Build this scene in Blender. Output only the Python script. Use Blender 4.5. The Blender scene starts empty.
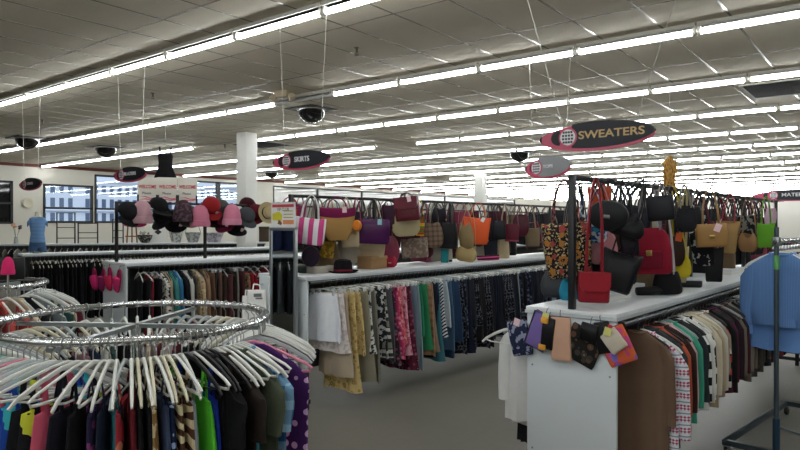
TUBE_E, SKY_S, EXPO = 26.0, 1.9, 0.15
import bpy, bmesh, math, random
from mathutils import Vector, Matrix
R = math.radians; PI = math.pi; TAU = 2*math.pi
sin, cos = math.sin, math.cos
SC = bpy.context.scene
COL = SC.collection
rnd = random.Random(11)
F = 638.0; HOR = 223.0; EYE = 1.75
SA, CA = sin(R(38.1)), cos(R(38.1))

# store axes: X runs down the aisles, Y towards the window wall.  The eye stands at (0,0,1.75).
def W(lat, d, z=0.0): return Vector((SA*lat+CA*d, -CA*lat+SA*d, z))
def at_depth(px, py, d): return W((px-400)/F*d, d, EYE-(py-HOR)/F*d)
def at_height(px, py, z): return at_depth(px, py, (EYE-z)*F/(py-HOR))
def yaw_of(phi): return R(38.1-phi)          # phi: heading right of the view axis, degrees

# ------------------------------------------------------------------ mesh builder
class MB:
    def __init__(s): s.v = []; s.f = []
    def add(s, vs, fs):
        n = len(s.v); s.v += [tuple(p) for p in vs]; s.f += [tuple(i+n for i in f) for f in fs]; return s
    def box(s, x0, x1, y0, y1, z0, z1, M=None):
        vs = [Vector((x, y, z)) for x in (x0, x1) for y in (y0, y1) for z in (z0, z1)]
        if M: vs = [M @ v for v in vs]
        return s.add(vs, [(0,1,3,2),(4,6,7,5),(0,4,5,1),(2,3,7,6),(0,2,6,4),(1,5,7,3)])
    def bbox(s, x0, x1, y0, y1, z0, z1, b=.006):
        """box with chamfered vertical and horizontal edges"""
        bm = bmesh.new(); bmesh.ops.create_cube(bm, size=1)
        for v in bm.verts: v.co = Vector(((x0+x1)/2+v.co.x*(x1-x0), (y0+y1)/2+v.co.y*(y1-y0), (z0+z1)/2+v.co.z*(z1-z0)))
        bmesh.ops.bevel(bm, geom=bm.edges[:], offset=b, segments=2, profile=.5, affect='EDGES')
        bm.verts.index_update()
        s.add([v.co.copy() for v in bm.verts], [[v.index for v in f.verts] for f in bm.faces]); bm.free(); return s
    def tube(s, pts, r, n=8, closed=False, flat=1.0, cap=True, up=None):
        P = [Vector(p) for p in pts]; m = len(P); vs = []
        rr = r if isinstance(r, (list, tuple)) else [r]*m
        prev = None
        for i, p in enumerate(P):
            a = P[i-1] if (i or closed) else P[i]; b = P[(i+1) % m] if (i < m-1 or closed) else P[i]
            t = (b-a).normalized() if (b-a).length > 1e-9 else Vector((0,0,1))
            if prev is None:
                ref = Vector(up) if up else (Vector((0,0,1)) if abs(t.z) < .9 else Vector((1,0,0)))
                prev = ref
            u = (prev - t*prev.dot(t))
            if u.length < 1e-6: u = t.orthogonal()
            u.normalize(); w = t.cross(u); prev = u
            for k in range(n):
                q = TAU*k/n
                vs.append(p + u*(rr[i]*cos(q)) + w*(rr[i]*flat*sin(q)))
        fs = []
        for i in range(m if closed else m-1):
            j = (i+1) % m
            for k in range(n):
                l = (k+1) % n
                fs.append((i*n+k, i*n+l, j*n+l, j*n+k))
        if not closed and cap:
            fs.append(tuple(range(n))[::-1]); fs.append(tuple((m-1)*n+k for k in range(n)))
        return s.add(vs, fs)
    def loft(s, rings, cap0=True, cap1=True):
        n = len(rings[0]); vs = [p for r in rings for p in r]; fs = []
        for i in range(len(rings)-1):
            for k in range(n):
                l = (k+1) % n
                fs.append((i*n+k, i*n+l, (i+1)*n+l, (i+1)*n+k))
        if cap0: fs.append(tuple(range(n))[::-1])
        if cap1: fs.append(tuple((len(rings)-1)*n+k for k in range(n)))
        return s.add(vs, fs)
    def lathe(s, prof, n=20, M=None):
        rings = [[Vector((r*cos(TAU*k/n), r*sin(TAU*k/n), z)) for k in range(n)] for r, z in prof]
        if M: rings = [[M @ p for p in r] for r in rings]
        return s.loft(rings)
    def prism_y(s, poly, y0, y1): return s.prism(poly, y0, y1)
    def prism(s, poly, y0, y1):
        """polygon in x,z extruded along y"""
        n = len(poly)
        vs = [(x, y0, z) for x, z in poly] + [(x, y1, z) for x, z in poly]
        fs = [tuple(range(n)), tuple(range(2*n-1, n-1, -1))] + [((k+1) % n, k, n+k, n+(k+1) % n) for k in range(n)]
        return s.add(vs, fs)
    def mesh(s, name, smooth=True):
        me = bpy.data.meshes.new(name); me.from_pydata(s.v, [], s.f)
        bm = bmesh.new(); bm.from_mesh(me); bmesh.ops.recalc_face_normals(bm, faces=bm.faces); bm.to_mesh(me); bm.free()
        if smooth:
            me.polygons.foreach_set('use_smooth', [True]*len(me.polygons))
            try: me.set_sharp_from_angle(angle=R(42))
            except Exception: pass
        return me

def link(name, me, mat=None, parent=None, loc=(0,0,0), rot=(0,0,0)):
    if isinstance(me, MB): me = me.mesh(name)
    o = bpy.data.objects.new(name, me); COL.objects.link(o)
    o.location = loc; o.rotation_euler = rot
    if parent: o.parent = parent
    if mat and me is not None:
        if not me.materials: me.materials.append(mat)
        if me.materials[0] is not mat:
            o.material_slots[0].link = 'OBJECT'; o.material_slots[0].material = mat
    return o
def tag(o, label, cat, group=None):
    o['label'] = label; o['category'] = cat
    if group: o['group'] = group
    return o
def thing(name, label, cat, loc=(0,0,0), yaw=0, group=None):
    o = bpy.data.objects.new(name, None); COL.objects.link(o); o.empty_display_size = .1
    o.location = loc; o.rotation_euler = (0,0,yaw)
    return tag(o, label, cat, group)
def struct(name, mb, mat):
    o = link(name, mb, mat); o['kind'] = 'structure'; return o
ONES = 'first second third fourth fifth sixth seventh eighth ninth tenth eleventh twelfth thirteenth fourteenth fifteenth sixteenth seventeenth eighteenth nineteenth'.split()
TENS = ['', '', 'twenty', 'thirty', 'forty', 'fifty', 'sixty', 'seventy', 'eighty', 'ninety']
def nth(n):
    if n < 20: return ONES[n-1]
    if n >= 100: return 'hundred-and-'+nth(n-100) if n > 100 else 'hundredth'
    t, u = divmod(n, 10)
    return TENS[t][:-1]+'ieth' if u == 0 else TENS[t]+'-'+ONES[u-1]

# ------------------------------------------------------------------ materials
MATS = {}
def lin(c):
    """hex or sRGB 0..255 -> linear"""
    if isinstance(c, str):
        c = c.lstrip('#'); c = [int(c[i:i+2], 16) for i in (0, 2, 4)]
    return tuple((x/255/12.92 if x/255 <= .04045 else ((x/255+.055)/1.055)**2.4) for x in c)+(1.0,)
class NG:
    def __init__(s, name):
        s.m = bpy.data.materials.new(name); s.m.use_nodes = True; s.t = s.m.node_tree; s.b = s.t.nodes['Principled BSDF']
    def n(s, typ, **kw):
        o = s.t.nodes.new(typ)
        for k, v in kw.items():
            if k.startswith('_'): setattr(o, k[1:], v)
        return o
    def l(s, a, b): s.t.links.new(a, b)
    def math(s, op, a, b=None):
        o = s.t.nodes.new('ShaderNodeMath'); o.operation = op
        for i, x in enumerate((a, b)):
            if x is None: continue
            if isinstance(x, (int, float)): o.inputs[i].default_value = x
            else: s.l(x, o.inputs[i])
        return o.outputs[0]
    def mix(s, f, a, b):
        o = s.t.nodes.new('ShaderNodeMix'); o.data_type = 'RGBA'
        for i, x in ((0, f), (6, a), (7, b)):
            if isinstance(x, (int, float, tuple)): o.inputs[i].default_value = x
            else: s.l(x, o.inputs[i])
        return o.outputs[2]
    def coord(s): return s.t.nodes.new('ShaderNodeTexCoord').outputs['Object']
    def xyz(s, v):
        o = s.t.nodes.new('ShaderNodeSeparateXYZ'); s.l(v, o.inputs[0]); return o.outputs
    def noise(s, v, sc, det=3):
        o = s.t.nodes.new('ShaderNodeTexNoise'); o.inputs['Scale'].default_value = sc; o.inputs['Detail'].default_value = det
        s.l(v, o.inputs['Vector']); return o.outputs[0]
    def voro(s, v, sc, rand=1.0):
        o = s.t.nodes.new('ShaderNodeTexVoronoi'); o.inputs['Scale'].default_value = sc; o.inputs['Randomness'].default_value = rand
        s.l(v, o.inputs['Vector']); return o.outputs['Distance'], o.outputs['Color']
def plain(name, c, rough=.8, metal=0.0, spec=None, coat=0):
    key = ('p', name)
    if key in MATS: return MATS[key]
    g = NG(name); g.b.inputs['Base Color'].default_value = lin(c); g.b.inputs['Roughness'].default_value = rough; g.b.inputs['Metallic'].default_value = metal
    if spec is not None: g.b.inputs['Specular IOR Level'].default_value = spec
    if coat: g.b.inputs['Coat Weight'].default_value = coat
    MATS[key] = g.m; return g.m
def cloth(kind, *cs, scale=1.0, rough=.88):
    """fabric with a procedural weave or print; cs are colours"""
    key = (kind, cs, scale, rough)
    if key in MATS: return MATS[key]
    g = NG('fabric_'+kind); c = [lin(x) for x in cs]; co = g.coord(); X, Y, Z = g.xyz(co)
    g.b.inputs['Roughness'].default_value = rough; g.b.inputs['Specular IOR Level'].default_value = .2
    def frac(v, k): return g.math('FRACT', g.math('MULTIPLY', v, k))
    if kind == 'plain':
        out = g.mix(g.math('MULTIPLY', g.noise(co, 22), .45), c[0], tuple(x*.72 for x in c[0][:3])+(1,))
    elif kind == 'hstripe':
        out = g.mix(g.math('GREATER_THAN', frac(Z, 14*scale), .5), c[0], c[1])
        if len(c) > 2: out = g.mix(g.math('GREATER_THAN', frac(Z, 14*scale/3), .72), out, c[2])
    elif kind == 'vstripe':
        out = g.mix(g.math('GREATER_THAN', frac(X, 14*scale), .5), c[0], c[1])
    elif kind == 'dstripe':
        out = g.mix(g.math('GREATER_THAN', frac(g.math('ADD', X, Z), 24*scale), .5), c[0], c[1])
    elif kind == 'pin':
        out = g.mix(g.math('GREATER_THAN', frac(X, 120*scale), .6), c[0], c[1])
    elif kind == 'plaid':
        a = g.math('GREATER_THAN', frac(X, 12*scale), .6); b = g.math('GREATER_THAN', frac(Z, 12*scale), .6)
        out = g.mix(g.math('MULTIPLY', g.math('ADD', a, b), .5), c[0], c[1])
    elif kind == 'dots':
        d, _ = g.voro(co, 21*scale, .25); out = g.mix(g.math('LESS_THAN', d, .34), c[0], c[1])
    elif kind == 'floral':
        d, cc = g.voro(co, 22*scale); sel = g.xyz(cc)[0]
        fl = g.mix(g.math('GREATER_THAN', sel, .5), c[1], c[2])
        out = g.mix(g.math('LESS_THAN', d, .42), c[0], fl)
        out = g.mix(g.math('LESS_THAN', d, .14), out, c[-1])
    elif kind == 'print':
        v = g.noise(co, 26*scale, 2)
        out = g.mix(g.math('GREATER_THAN', v, .53), c[0], c[1])
        if len(c) > 2: out = g.mix(g.math('GREATER_THAN', g.noise(co, 17*scale, 1), .6), out, c[2])
    elif kind == 'leopard':
        d, _ = g.voro(co, 30*scale); out = g.mix(g.math('LESS_THAN', g.math('ABSOLUTE', g.math('SUBTRACT', d, .3)), .12), c[0], c[1])
    elif kind == 'zebra':
        w = g.n('ShaderNodeTexWave'); w.inputs['Scale'].default_value = 7*scale; w.inputs['Distortion'].default_value = 9; w.bands_direction = 'Z'
        g.l(co, w.inputs['Vector']); out = g.mix(g.math('GREATER_THAN', w.outputs['Fac'], .5), c[0], c[1])
    elif kind == 'nordic':
        band = frac(Z, 7*scale); zig = g.math('GREATER_THAN', g.math('ABSOLUTE', g.math('SUBTRACT', frac(X, 26*scale), .5)), g.math('ABSOLUTE', g.math('SUBTRACT', frac(Z, 28*scale), .5)))
        out = g.mix(g.math('MULTIPLY', zig, g.math('GREATER_THAN', band, .45)), c[0], c[1])
        out = g.mix(g.math('LESS_THAN', g.math('ABSOLUTE', g.math('SUBTRACT', band, .2)), .06), out, c[2])
    elif kind == 'tapestry':
        d, cc = g.voro(co, 8*scale, .7); s = g.xyz(cc)
        petal = g.noise(co, 60, 1); r = g.math('ADD', d, g.math('MULTIPLY', g.math('SUBTRACT', petal, .5), .3))
        fl = g.mix(g.math('GREATER_THAN', s[1], .5), c[1], c[2])
        out = g.mix(g.math('GREATER_THAN', g.noise(co, 70, 1), .57), c[0], c[3])
        out = g.mix(g.math('LESS_THAN', r, .42), out, fl); out = g.mix(g.math('LESS_THAN', r, .2), out, c[0]); out = g.mix(g.math('LESS_THAN', r, .12), out, c[3])
    elif kind == 'weave':
        out = g.mix(g.math('GREATER_THAN', g.math('MULTIPLY', g.math('SINE', g.math('MULTIPLY', X, 420*scale)), g.math('SINE', g.math('MULTIPLY', Z, 420*scale))), 0), c[0], c[1])
    g.l(out, g.b.inputs['Base Color'])
    nb = g.n('ShaderNodeBump'); nb.inputs['Strength'].default_value = .25; nb.inputs['Distance'].default_value = .004
    g.l(g.noise(co, 90, 2), nb.inputs['Height']); g.l(nb.outputs[0], g.b.inputs['Normal'])
    MATS[key] = g.m; return g.m
def leather(c, rough=.42): return cloth('plain', c, rough=rough)

def glass_mat():
    g = NG('window_glass'); t = g.t; t.nodes.remove(g.b); out = t.nodes['Material Output']
    tr = t.nodes.new('ShaderNodeBsdfTransparent'); tr.inputs[0].default_value = (.86,.9,.93,1)
    gl = t.nodes.new('ShaderNodeBsdfGlossy'); gl.inputs['Roughness'].default_value = .02
    fr = t.nodes.new('ShaderNodeFresnel'); fr.inputs[0].default_value = 1.55
    mx = t.nodes.new('ShaderNodeMixShader'); g.l(fr.outputs[0], mx.inputs[0]); g.l(tr.outputs[0], mx.inputs[1]); g.l(gl.outputs[0], mx.inputs[2]); g.l(mx.outputs[0], out.inputs[0])
    return g.m
def emit_mat(name, c, s):
    g = NG(name); g.b.inputs['Base Color'].default_value = (.9,.9,.9,1)
    g.b.inputs['Emission Color'].default_value = c; g.b.inputs['Emission Strength'].default_value = s
    return g.m
def clear_plastic(name, c, a=.45):
    g = NG(name); g.b.inputs['Base Color'].default_value = lin(c); g.b.inputs['Roughness'].default_value = .25; g.b.inputs['Alpha'].default_value = a
    return g.m

CHROME = plain('chrome', '#c9cbcc', .16, 1.0)
STEEL = plain('dull_steel', '#8d9294', .34, 1.0)
GUN = plain('dark_gunmetal_rail', '#4b4f52', .3, .9)
HOOK = plain('hook_wire', '#9a9c9c', .3, 1.0)
BLACK = plain('black_powder_coat', '#17181a', .45)
BLACKP = plain('black_plastic', '#151517', .4)
WHITE = plain('white_laminate', '#dfe2e4', .35)
WHITEP = plain('white_plastic', '#dcdcd6', .35)
CREAMP = plain('cream_plastic', '#cfc8ae', .4)
CLEARP = clear_plastic('clear_plastic', '#dfe6e6', .42)
TEALP = plain('teal_plastic', '#5fa79c', .35)
PINKP = plain('pink_plastic', '#d98aa0', .4)
PAPER = plain('white_paper', '#e9e8e4', .7)
TAGP = plain('pale_pink_tag', '#e9c7cc', .7)
# ------------------------------------------------------------------ hangers
MESH = {}
def cached(key, fn):
    if key not in MESH: MESH[key] = fn()
    return MESH[key]
def hook_mesh():
    m = MB(); p = [(.019*cos(R(a)), 0, .019*sin(R(a))) for a in range(-35, 186, 20)] + [(-.012,0,-.016), (0,0,-.03), (0,0,-.066)]
    return m.tube(p, .0022, 6).mesh('hook')
def hanger_mesh(kind):
    m = MB()
    if kind == 'tube':
        P = [(0,0,-.062), (.05,0,-.075), (.19,0,-.13), (.215,0,-.146), (.205,0,-.158), (.18,0,-.16), (-.18,0,-.16), (-.205,0,-.158), (-.215,0,-.146), (-.19,0,-.13), (-.05,0,-.075)]
        m.tube(P, .0055, 6, closed=True)
    elif kind in ('wide', 'clear'):
        P = [(-.215,0,-.172), (-.19,0,-.148), (-.12,0,-.108), (-.05,0,-.077), (0,0,-.066), (.05,0,-.077), (.12,0,-.108), (.19,0,-.148), (.215,0,-.172)]
        m.tube(P, [.006,.008,.009,.0085,.010,.0085,.009,.008,.006], 8, flat=.7)
        m.tube([(-.19,0,-.152), (-.15,0,-.162), (.15,0,-.162), (.19,0,-.152)], .004, 6)
    elif kind == 'wire':
        P = [(0,0,-.062), (.2,0,-.14), (.205,0,-.15), (.19,0,-.156), (-.19,0,-.156), (-.205,0,-.15), (-.2,0,-.14)]
        m.tube(P, .002, 5, closed=True)
    else:
        m.tube([(-.17,0,-.082), (-.1,0,-.076), (0,0,-.066), (.1,0,-.076), (.17,0,-.082)], .006, 6)
        pass
    return m.mesh('hanger')

# ------------------------------------------------------------------ garments hang from z=0 (the rail), x across the shoulders
def sect(w, t, z, amp, k, ph, n=30, bend=0.0, pw=.55):
    out = []
    for i in range(n):
        q = TAU*i/n; c, s = cos(q), sin(q)
        x = w*math.copysign(abs(c)**.8, c); y = t*math.copysign(abs(s)**pw, s)
        fold = amp*sin(k*x/.2+ph) + amp*.5*sin(k*1.9*x/.2+2*ph+1)
        out.append(Vector((x, y+fold+bend, z + .006*sin(3*x/.2+ph) if amp > .004 else z)))
    return out
def garment_mesh(kind, L, seed):
    r = random.Random(seed*77+hash(kind) % 97 if False else seed*77+len(kind)*13); ph = r.uniform(0, TAU); k = r.uniform(4.2, 6.5)
    m = MB(); f = r.uniform(.8, 1.15); rings = []
    def row(z, w, t, a, b=0): rings.append(sect(w, t, z, a, k, ph, bend=b))
    if kind in ('sweater', 'shirt', 'jacket', 'dress', 'cardigan'):
        th = {'sweater': .024, 'shirt': .015, 'jacket': .03, 'dress': .016, 'cardigan': .024}[kind]
        row(-.07, .045, .022, 0); row(-.084, .075, .024, 0); row(-.112, .12, th, 0); row(-.142, .165, th, .001); row(-.176, .2, th*.9, .002)
        for z, w, a in ((-.22,.205,.005), (-.29,.198,.009), (-.36,.2,.012), (-.46,.196,.014)): row(z, w, th*.85, a*f)
        n = 5
        fl = .29 if kind == 'dress' else .205
        for i in range(1, n+1):
            u = i/n; row(-.46-(L-.46)*u, .196+(fl-.196)*u, th*(.85+.4*u*(kind == 'dress')), (.014+.012*u)*f)
        z = -L; row(z+.004, rings[-1][0].x*.93, th*.5, .02*f)
    elif kind == 'slip':
        row(-.2, .1, .02, .001); row(-.24, .115, .03, .002); row(-.36, .1, .03, .003)
        for i in range(1, 8): u = i/7; row(-.36-(L-.36)*u, .1+.14*u**1.3, .03+.03*u, .004+.014*u)
        m.loft(rings)
        for s in (-1, 1): m.tube([(s*.075,.0,-.205), (s*.08,0,-.14), (s*.09,0,-.098)], .012, 6, flat=.4)
        return m.mesh(kind)
    elif kind in ('tank', 'swim'):
        w0 = .16
        row(-.195, w0*.5, .009, .002); row(-.21, w0*.86, .012, .003)
        for i in range(1, 7):
            u = i/6; row(-.225-(L-.225)*u, w0*(.9+.1*u)+.035*u, .013+.006*u, (.006+.014*u)*f)
        row(-L+.004, w0, .006, .014*f)
        for s in (-1, 1):
            m.tube([(s*.10,.012,-.21), (s*.105,.008,-.15), (s*.10,0,-.098), (s*.105,-.008,-.15), (s*.10,-.012,-.21)], .009, 6, flat=.3)
    elif kind == 'skirt':
        w1 = r.uniform(.2, .27)
        row(-.108, .165, .009, .001); row(-.116, .17, .013, .002); row(-.15, .172, .014, .003)
        for i in range(1, 8):
            u = i/7; row(-.15-(L-.15)*u, .172+(w1-.172)*u, .015+.012*u, (.004+.02*u)*f)
        row(-L+.004, w1*.93, .012, .02*f)
    elif kind == 'trousers':
        row(-.108, .165, .009, .001); row(-.116, .17, .014, .001); row(-.2, .178, .018, .002); row(-.33, .185, .02, .003)
        m.loft(rings)
        for s in (-1, 1):
            leg = []
            for i in range(7):
                u = i/6; z = -.31-(L-.31)*u; w = .092-.02*u; t = .021+.004*sin(3*u+ph)
                leg.append([p+Vector((s*.094, 0, 0)) for p in sect(w, t, z, .004, k, ph, n=18)])
            m.loft(leg)
        return m.mesh(kind)
    elif kind == 'folded':          # trousers folded over the bar
        row(-.148, .165, .009, .001); row(-.156, .17, .02, .001)
        for i in range(1, 6):
            u = i/5; row(-.156-(L-.156)*u, .17+.01*sin(u*3+ph), .022-.004*u, (.002+.008*u)*f)
        row(-L+.004, .16, .012, .006)
    elif kind == 'shorts':
        row(-.108, .175, .01, .001); row(-.116, .182, .016, .001); row(-.22, .195, .022, .004)
        m.loft(rings)
        for s in (-1, 1):
            m.loft([[p+Vector((s*(.1+.01*u), 0, 0)) for p in sect(.1+.012*u, .024, -.2-(L-.2)*u, .006, k, ph, n=18)] for u in (0,.35,.7,1)])
        return m.mesh(kind)
    m.loft(rings)
    return m.mesh(kind)
def sleeve_mesh(s, L, thick, seed):
    r = random.Random(seed*5+s); a = r.uniform(-.02, .02); m = MB(); rings = []
    for i in range(9):
        u = i/8; cx = s*(.176+.046*u**.7-.012*u*u); cz = -.16-L*u; cy = a*u*2
        w = .062-.022*u; t = thick*(1.1-.25*u)
        ring = []
        for k in range(16):
            q = TAU*k/16
            ring.append(Vector((cx+w*cos(q)*(.55 if i == 0 else 1), cy+t*sin(q)+.004*sin(9*u+seed+3*cos(q)), cz+(.03*s*-cos(q) if i < 4 else 0)*(1-u))))
        rings.append(ring)
    return m.loft(rings).mesh('sleeve')
def neck_mesh(th):
    m = MB(); P = [(.062*cos(q), th*1.05*sin(q), -.074-.012*abs(sin(q))) for q in [TAU*i/18 for i in range(18)]]
    return m.tube(P, .009, 6, closed=True).mesh('collar')
NAME = {'slip': 'dress', 'folded': 'trousers', 'tank': 'top', 'swim': 'swimsuit'}
CAT = {'slip': 'dress', 'sweater': 'sweater', 'shirt': 'shirt', 'jacket': 'jacket', 'dress': 'dress', 'cardigan': 'cardigan', 'tank': 'top', 'swim': 'swimsuit', 'skirt': 'skirt', 'trousers': 'trousers', 'folded': 'trousers', 'shorts': 'shorts'}
HM = {'white': ('wide', WHITEP), 'cream': ('wide', CREAMP), 'clear': ('clear', CLEARP), 'black': ('wide', BLACKP), 'teal': ('tube', TEALP), 'pink': ('tube', PINKP),
      'wtube': ('tube', WHITEP), 'btube': ('tube', BLACKP), 'clip': ('clip', CLEARP), 'wclip': ('clip', WHITEP), 'bclip': ('clip', BLACKP), 'wire': ('wire', HOOK)}
def hanger_on(parent, hk):
    kind, mat = HM[hk]
    h = link('hanger', cached(('h', kind), lambda: hanger_mesh(kind)), mat, parent)
    link('hook', cached('hook', hook_mesh), HOOK, h)
    if kind == 'clip':
        for s in (-1, 1): link('clip', cached(('clip', s), lambda: MB().bbox(s*.13-.016, s*.13+.016, -.011, .011, -.125, -.07, .004).mesh('clip')), mat, h)
    return h
def garment(kind, mat, hk, loc, yaw, label, group, L=.75, sleeve=None, seed=0, tilt=0, cat=None, name=None, sleeve_mat=None, collar=None, scale=1.0):
    if sleeve is None: sleeve = {'sweater': .5, 'shirt': .5, 'jacket': .52, 'cardigan': .52}.get(kind, 0)
    Lq = round(L, 2); sd = seed % 4
    o = link(name or NAME.get(kind, kind), cached((kind, Lq, sd), lambda: garment_mesh(kind, Lq, sd)), mat, None, loc, (tilt, 0, yaw))
    if scale != 1: o.scale = (scale,)*3
    tag(o, label, cat or CAT[kind], group)
    th = {'sweater': .026, 'jacket': .03, 'cardigan': .026}.get(kind, .018)
    if sleeve:
        sl = round(sleeve, 2)
        for s in (-1, 1):
            link('sleeve', cached(('sl', sl, th, s, sd), lambda: sleeve_mesh(s, sl, th, sd)), sleeve_mat or mat, o)
    if collar or kind in ('sweater', 'jacket', 'shirt', 'cardigan'):
        link('collar', cached(('n', th), lambda: neck_mesh(th)), collar or sleeve_mat or mat, o)
    hanger_on(o, hk)
    return o

# ------------------------------------------------------------------ racks
class Rack:
    def __init__(s, lat, d, phi, length, width, zs=1.25):
        s.lat, s.d, s.phi, s.len, s.w, s.zs = lat, d, R(phi), length, width, zs
        s.yaw = yaw_of(phi); s.e = (sin(s.phi), cos(s.phi)); s.n = (-cos(s.phi), sin(s.phi))
    def pt(s, x, y, z=0): return W(s.lat+s.e[0]*x+s.n[0]*y, s.d+s.e[1]*x+s.n[1]*y, z)
    def x_at(s, px, y):
        q = (px-400)/F; c = y+s.lat*s.n[0]+s.d*s.n[1]
        t = c/(q*s.n[0]+s.n[1])            # depth
        return (q*t-s.lat)*s.e[0]+(t-s.d)*s.e[1], t
    def build(s, label, posts, bar=None, bar_span=None, panel=True, group='double-sided clothing racks', shelf_mat=None, legs=True, light_block=True, bars=1, rails=(0, 1)):
        t = thing('clothing_rack', label, 'clothing rack', s.pt(0, 0), s.yaw, group); L, w, zs = s.len, s.w, s.zs
        s.root = t
        if panel:
            for x in (0, L):
                pm = MB().bbox(x-.011, x+.011, .004, w-.004, .36, zs-.045, .002)
                p = link('end_panel', pm, plain('white_end_panel', '#d3dadd', .4), t)
                sc = MB()
                for yy in (.04, w-.04):
                    for zz in (.40, zs-.35):
                        sc.lathe([(0,0),(.006,0),(.006,.003),(0,.004)], 8, Matrix.Translation((x-.011, yy, zz)) @ Matrix.Rotation(-PI/2, 4, 'Y'))
                link('screw', sc, STEEL, p)
        link('shelf', MB().bbox(-.02, L+.02, 0, w, zs-.022, zs, .003), shelf_mat or WHITE, t)
        link('shelf_edge', MB().box(-.024, L+.024, -.004, w+.004, zs-.04, zs-.022), plain('shelf_edge_band', '#c4cacc', .4), t)
        for yy in [(-.035, w+.035)[i] for i in rails]:
            link('hanging_rail', MB().tube([(-.01, yy, zs-.055), (L+.01, yy, zs-.055)], .0125, 10), GUN, t)
            bk = MB(); x = .02
            while x < L+.05:
                y2 = yy+math.copysign(.1, w/2-yy); bk.box(x-.008, x+.008, min(yy, y2), max(yy, y2), zs-.07, zs-.04); x += (L-.04)/max(1, round(L/1.2))
            link('rail_bracket', bk, GUN, t)
        if light_block: link('light_block_panel', MB().box(.03, L-.03, w/2-.01, w/2+.01, .3, zs-.05), plain('light_block_board', '#4a4a48', .7), t)  # dark centre board, added so no light comes through racks filled on one side
        if legs:
            for x in (.03, L-.03):
                for yy in (.06, w-.06):
                    link('leg', MB().bbox(x-.02, x+.02, yy-.02, yy+.02, .0, zs-.04, .003), BLACK, t)
                link('base_bar', MB().bbox(x-.02, x+.02, .02, w-.02, .06, .1, .003), BLACK, t)
        if bar:
            yc = w/2
            for x in posts: link('upright', MB().bbox(x-.018, x+.018, yc-.018, yc+.018, zs, bar, .003), BLACK, t)
            a, b = bar_span or (posts[0], posts[-1])
            link('top_bar', MB().bbox(a-.018, b+.018, yc-.016, yc+.016, bar-.03, bar, .003), BLACK, t)
            pg = MB(); x = a+.05
            while x < b:
                for sg in (-1, 1): pg.tube([(x, yc, bar-.012), (x, yc+sg*.09, bar-.02), (x, yc+sg*.1, bar-.005)], .003, 5)
                x += .11
            link('peg', pg, BLACK, t)['kind'] = 'stuff'
        return t
    def garment(s, kind, mat, hk, x, label, group, side=0, **k):
        y = -.035 if side == 0 else s.w+.035
        yaw = s.yaw+PI/2+R(rnd.uniform(-k.get('jit', 9), k.pop('jit', 9)))
        if side: yaw += PI
        return garment(kind, mat, hk, s.pt(x, y, s.zs-.055), yaw, label, group, seed=rnd.randrange(99), tilt=R(rnd.uniform(-1.5, 1.5)), **k)

# ------------------------------------------------------------------ bags: z=0 is the peg they hang from, +x across, front is -y
def rrect(w, t, z, n=28, p=.45, sag=0.0, dy=0):
    out = []
    for i in range(n):
        q = TAU*i/n; c, s = cos(q), sin(q)
        x = w*math.copysign(abs(c)**p, c); y = t*math.copysign(abs(s)**p, s)
        out.append(Vector((x, y+dy, z-sag*(1-(x/max(w, 1e-6))**2))))
    return out
def bag_body(shape, w, h, t, drop):
    m = MB(); a = w/2; b = t/2; z0 = -drop
    if shape == 'tote':      prof = [(0,.98,.45), (.03,1,.6), (.3,.97,.95), (.7,.92,1), (.94,.88,.95), (1,.8,.7)]; sag = .02
    elif shape == 'satchel': prof = [(0,.93,.6), (.04,.97,.8), (.3,1,1), (.8,1,1), (.96,.98,.95), (1,.93,.8)]; sag = 0
    elif shape == 'basket':  prof = [(0,1,1), (.05,1,1), (.4,.93,.97), (.75,.78,.85), (.93,.6,.7), (1,.5,.6)]; sag = .03
    elif shape == 'slouch':  prof = [(0,.55,.3), (.06,.7,.5), (.25,.9,.85), (.55,1,1), (.8,.93,.95), (.95,.72,.7), (1,.5,.4)]; sag = .05
    elif shape == 'bucket':  prof = [(0,.7,.75), (.08,.78,.8), (.4,.92,.95), (.8,1,1), (.96,.96,.97), (1,.85,.85)]; sag = .01
    elif shape == 'pouch':   prof = [(0,.96,.3), (.04,1,.5), (.5,1,1), (.92,.97,.6), (1,.92,.3)]; sag = 0
    elif shape == 'drawn':   prof = [(0,.75,.6), (.05,.8,.65), (.14,.5,.5), (.25,.7,.75), (.6,1,1), (.9,.92,.95), (1,.7,.7)]; sag = .01
    elif shape == 'backpack': prof = [(0,.45,.5), (.06,.68,.75), (.18,.88,.92), (.5,1,1), (.9,1,1), (.97,.95,.95), (1,.85,.8)]; sag = 0
    elif shape == 'round':
        rings = []
        for yy, rr in ((-b,.82), (-b*.8,.95), (-b*.4,1), (b*.4,1), (b*.8,.95), (b,.82)):
            rings.append([Vector((a*rr*cos(TAU*k/36), yy, z0-h/2+h/2*rr*sin(TAU*k/36))) for k in range(36)])
        return m.loft(rings).mesh('body')
    m.loft([rrect(a*pw, b*pt, z0-h*u, sag=sag*(1-u)) for u, pw, pt in prof for u, pw, pt in [(u, pw, pt)]])
    if shape in ('tote', 'slouch', 'drawn', 'bucket'):
        ph = (w*97+h*41) % 6.28
        m.v = [(x+.03*a*sin(11*(z-z0)+ph), y+.10*b*sin(16*x/max(a,.05)*.35+9*(z-z0)+ph)+.05*b*sin(23*x+31*z), z+.03*h*sin(7*x+ph)) for x, y, z in m.v]
    return m.mesh('body')
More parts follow.
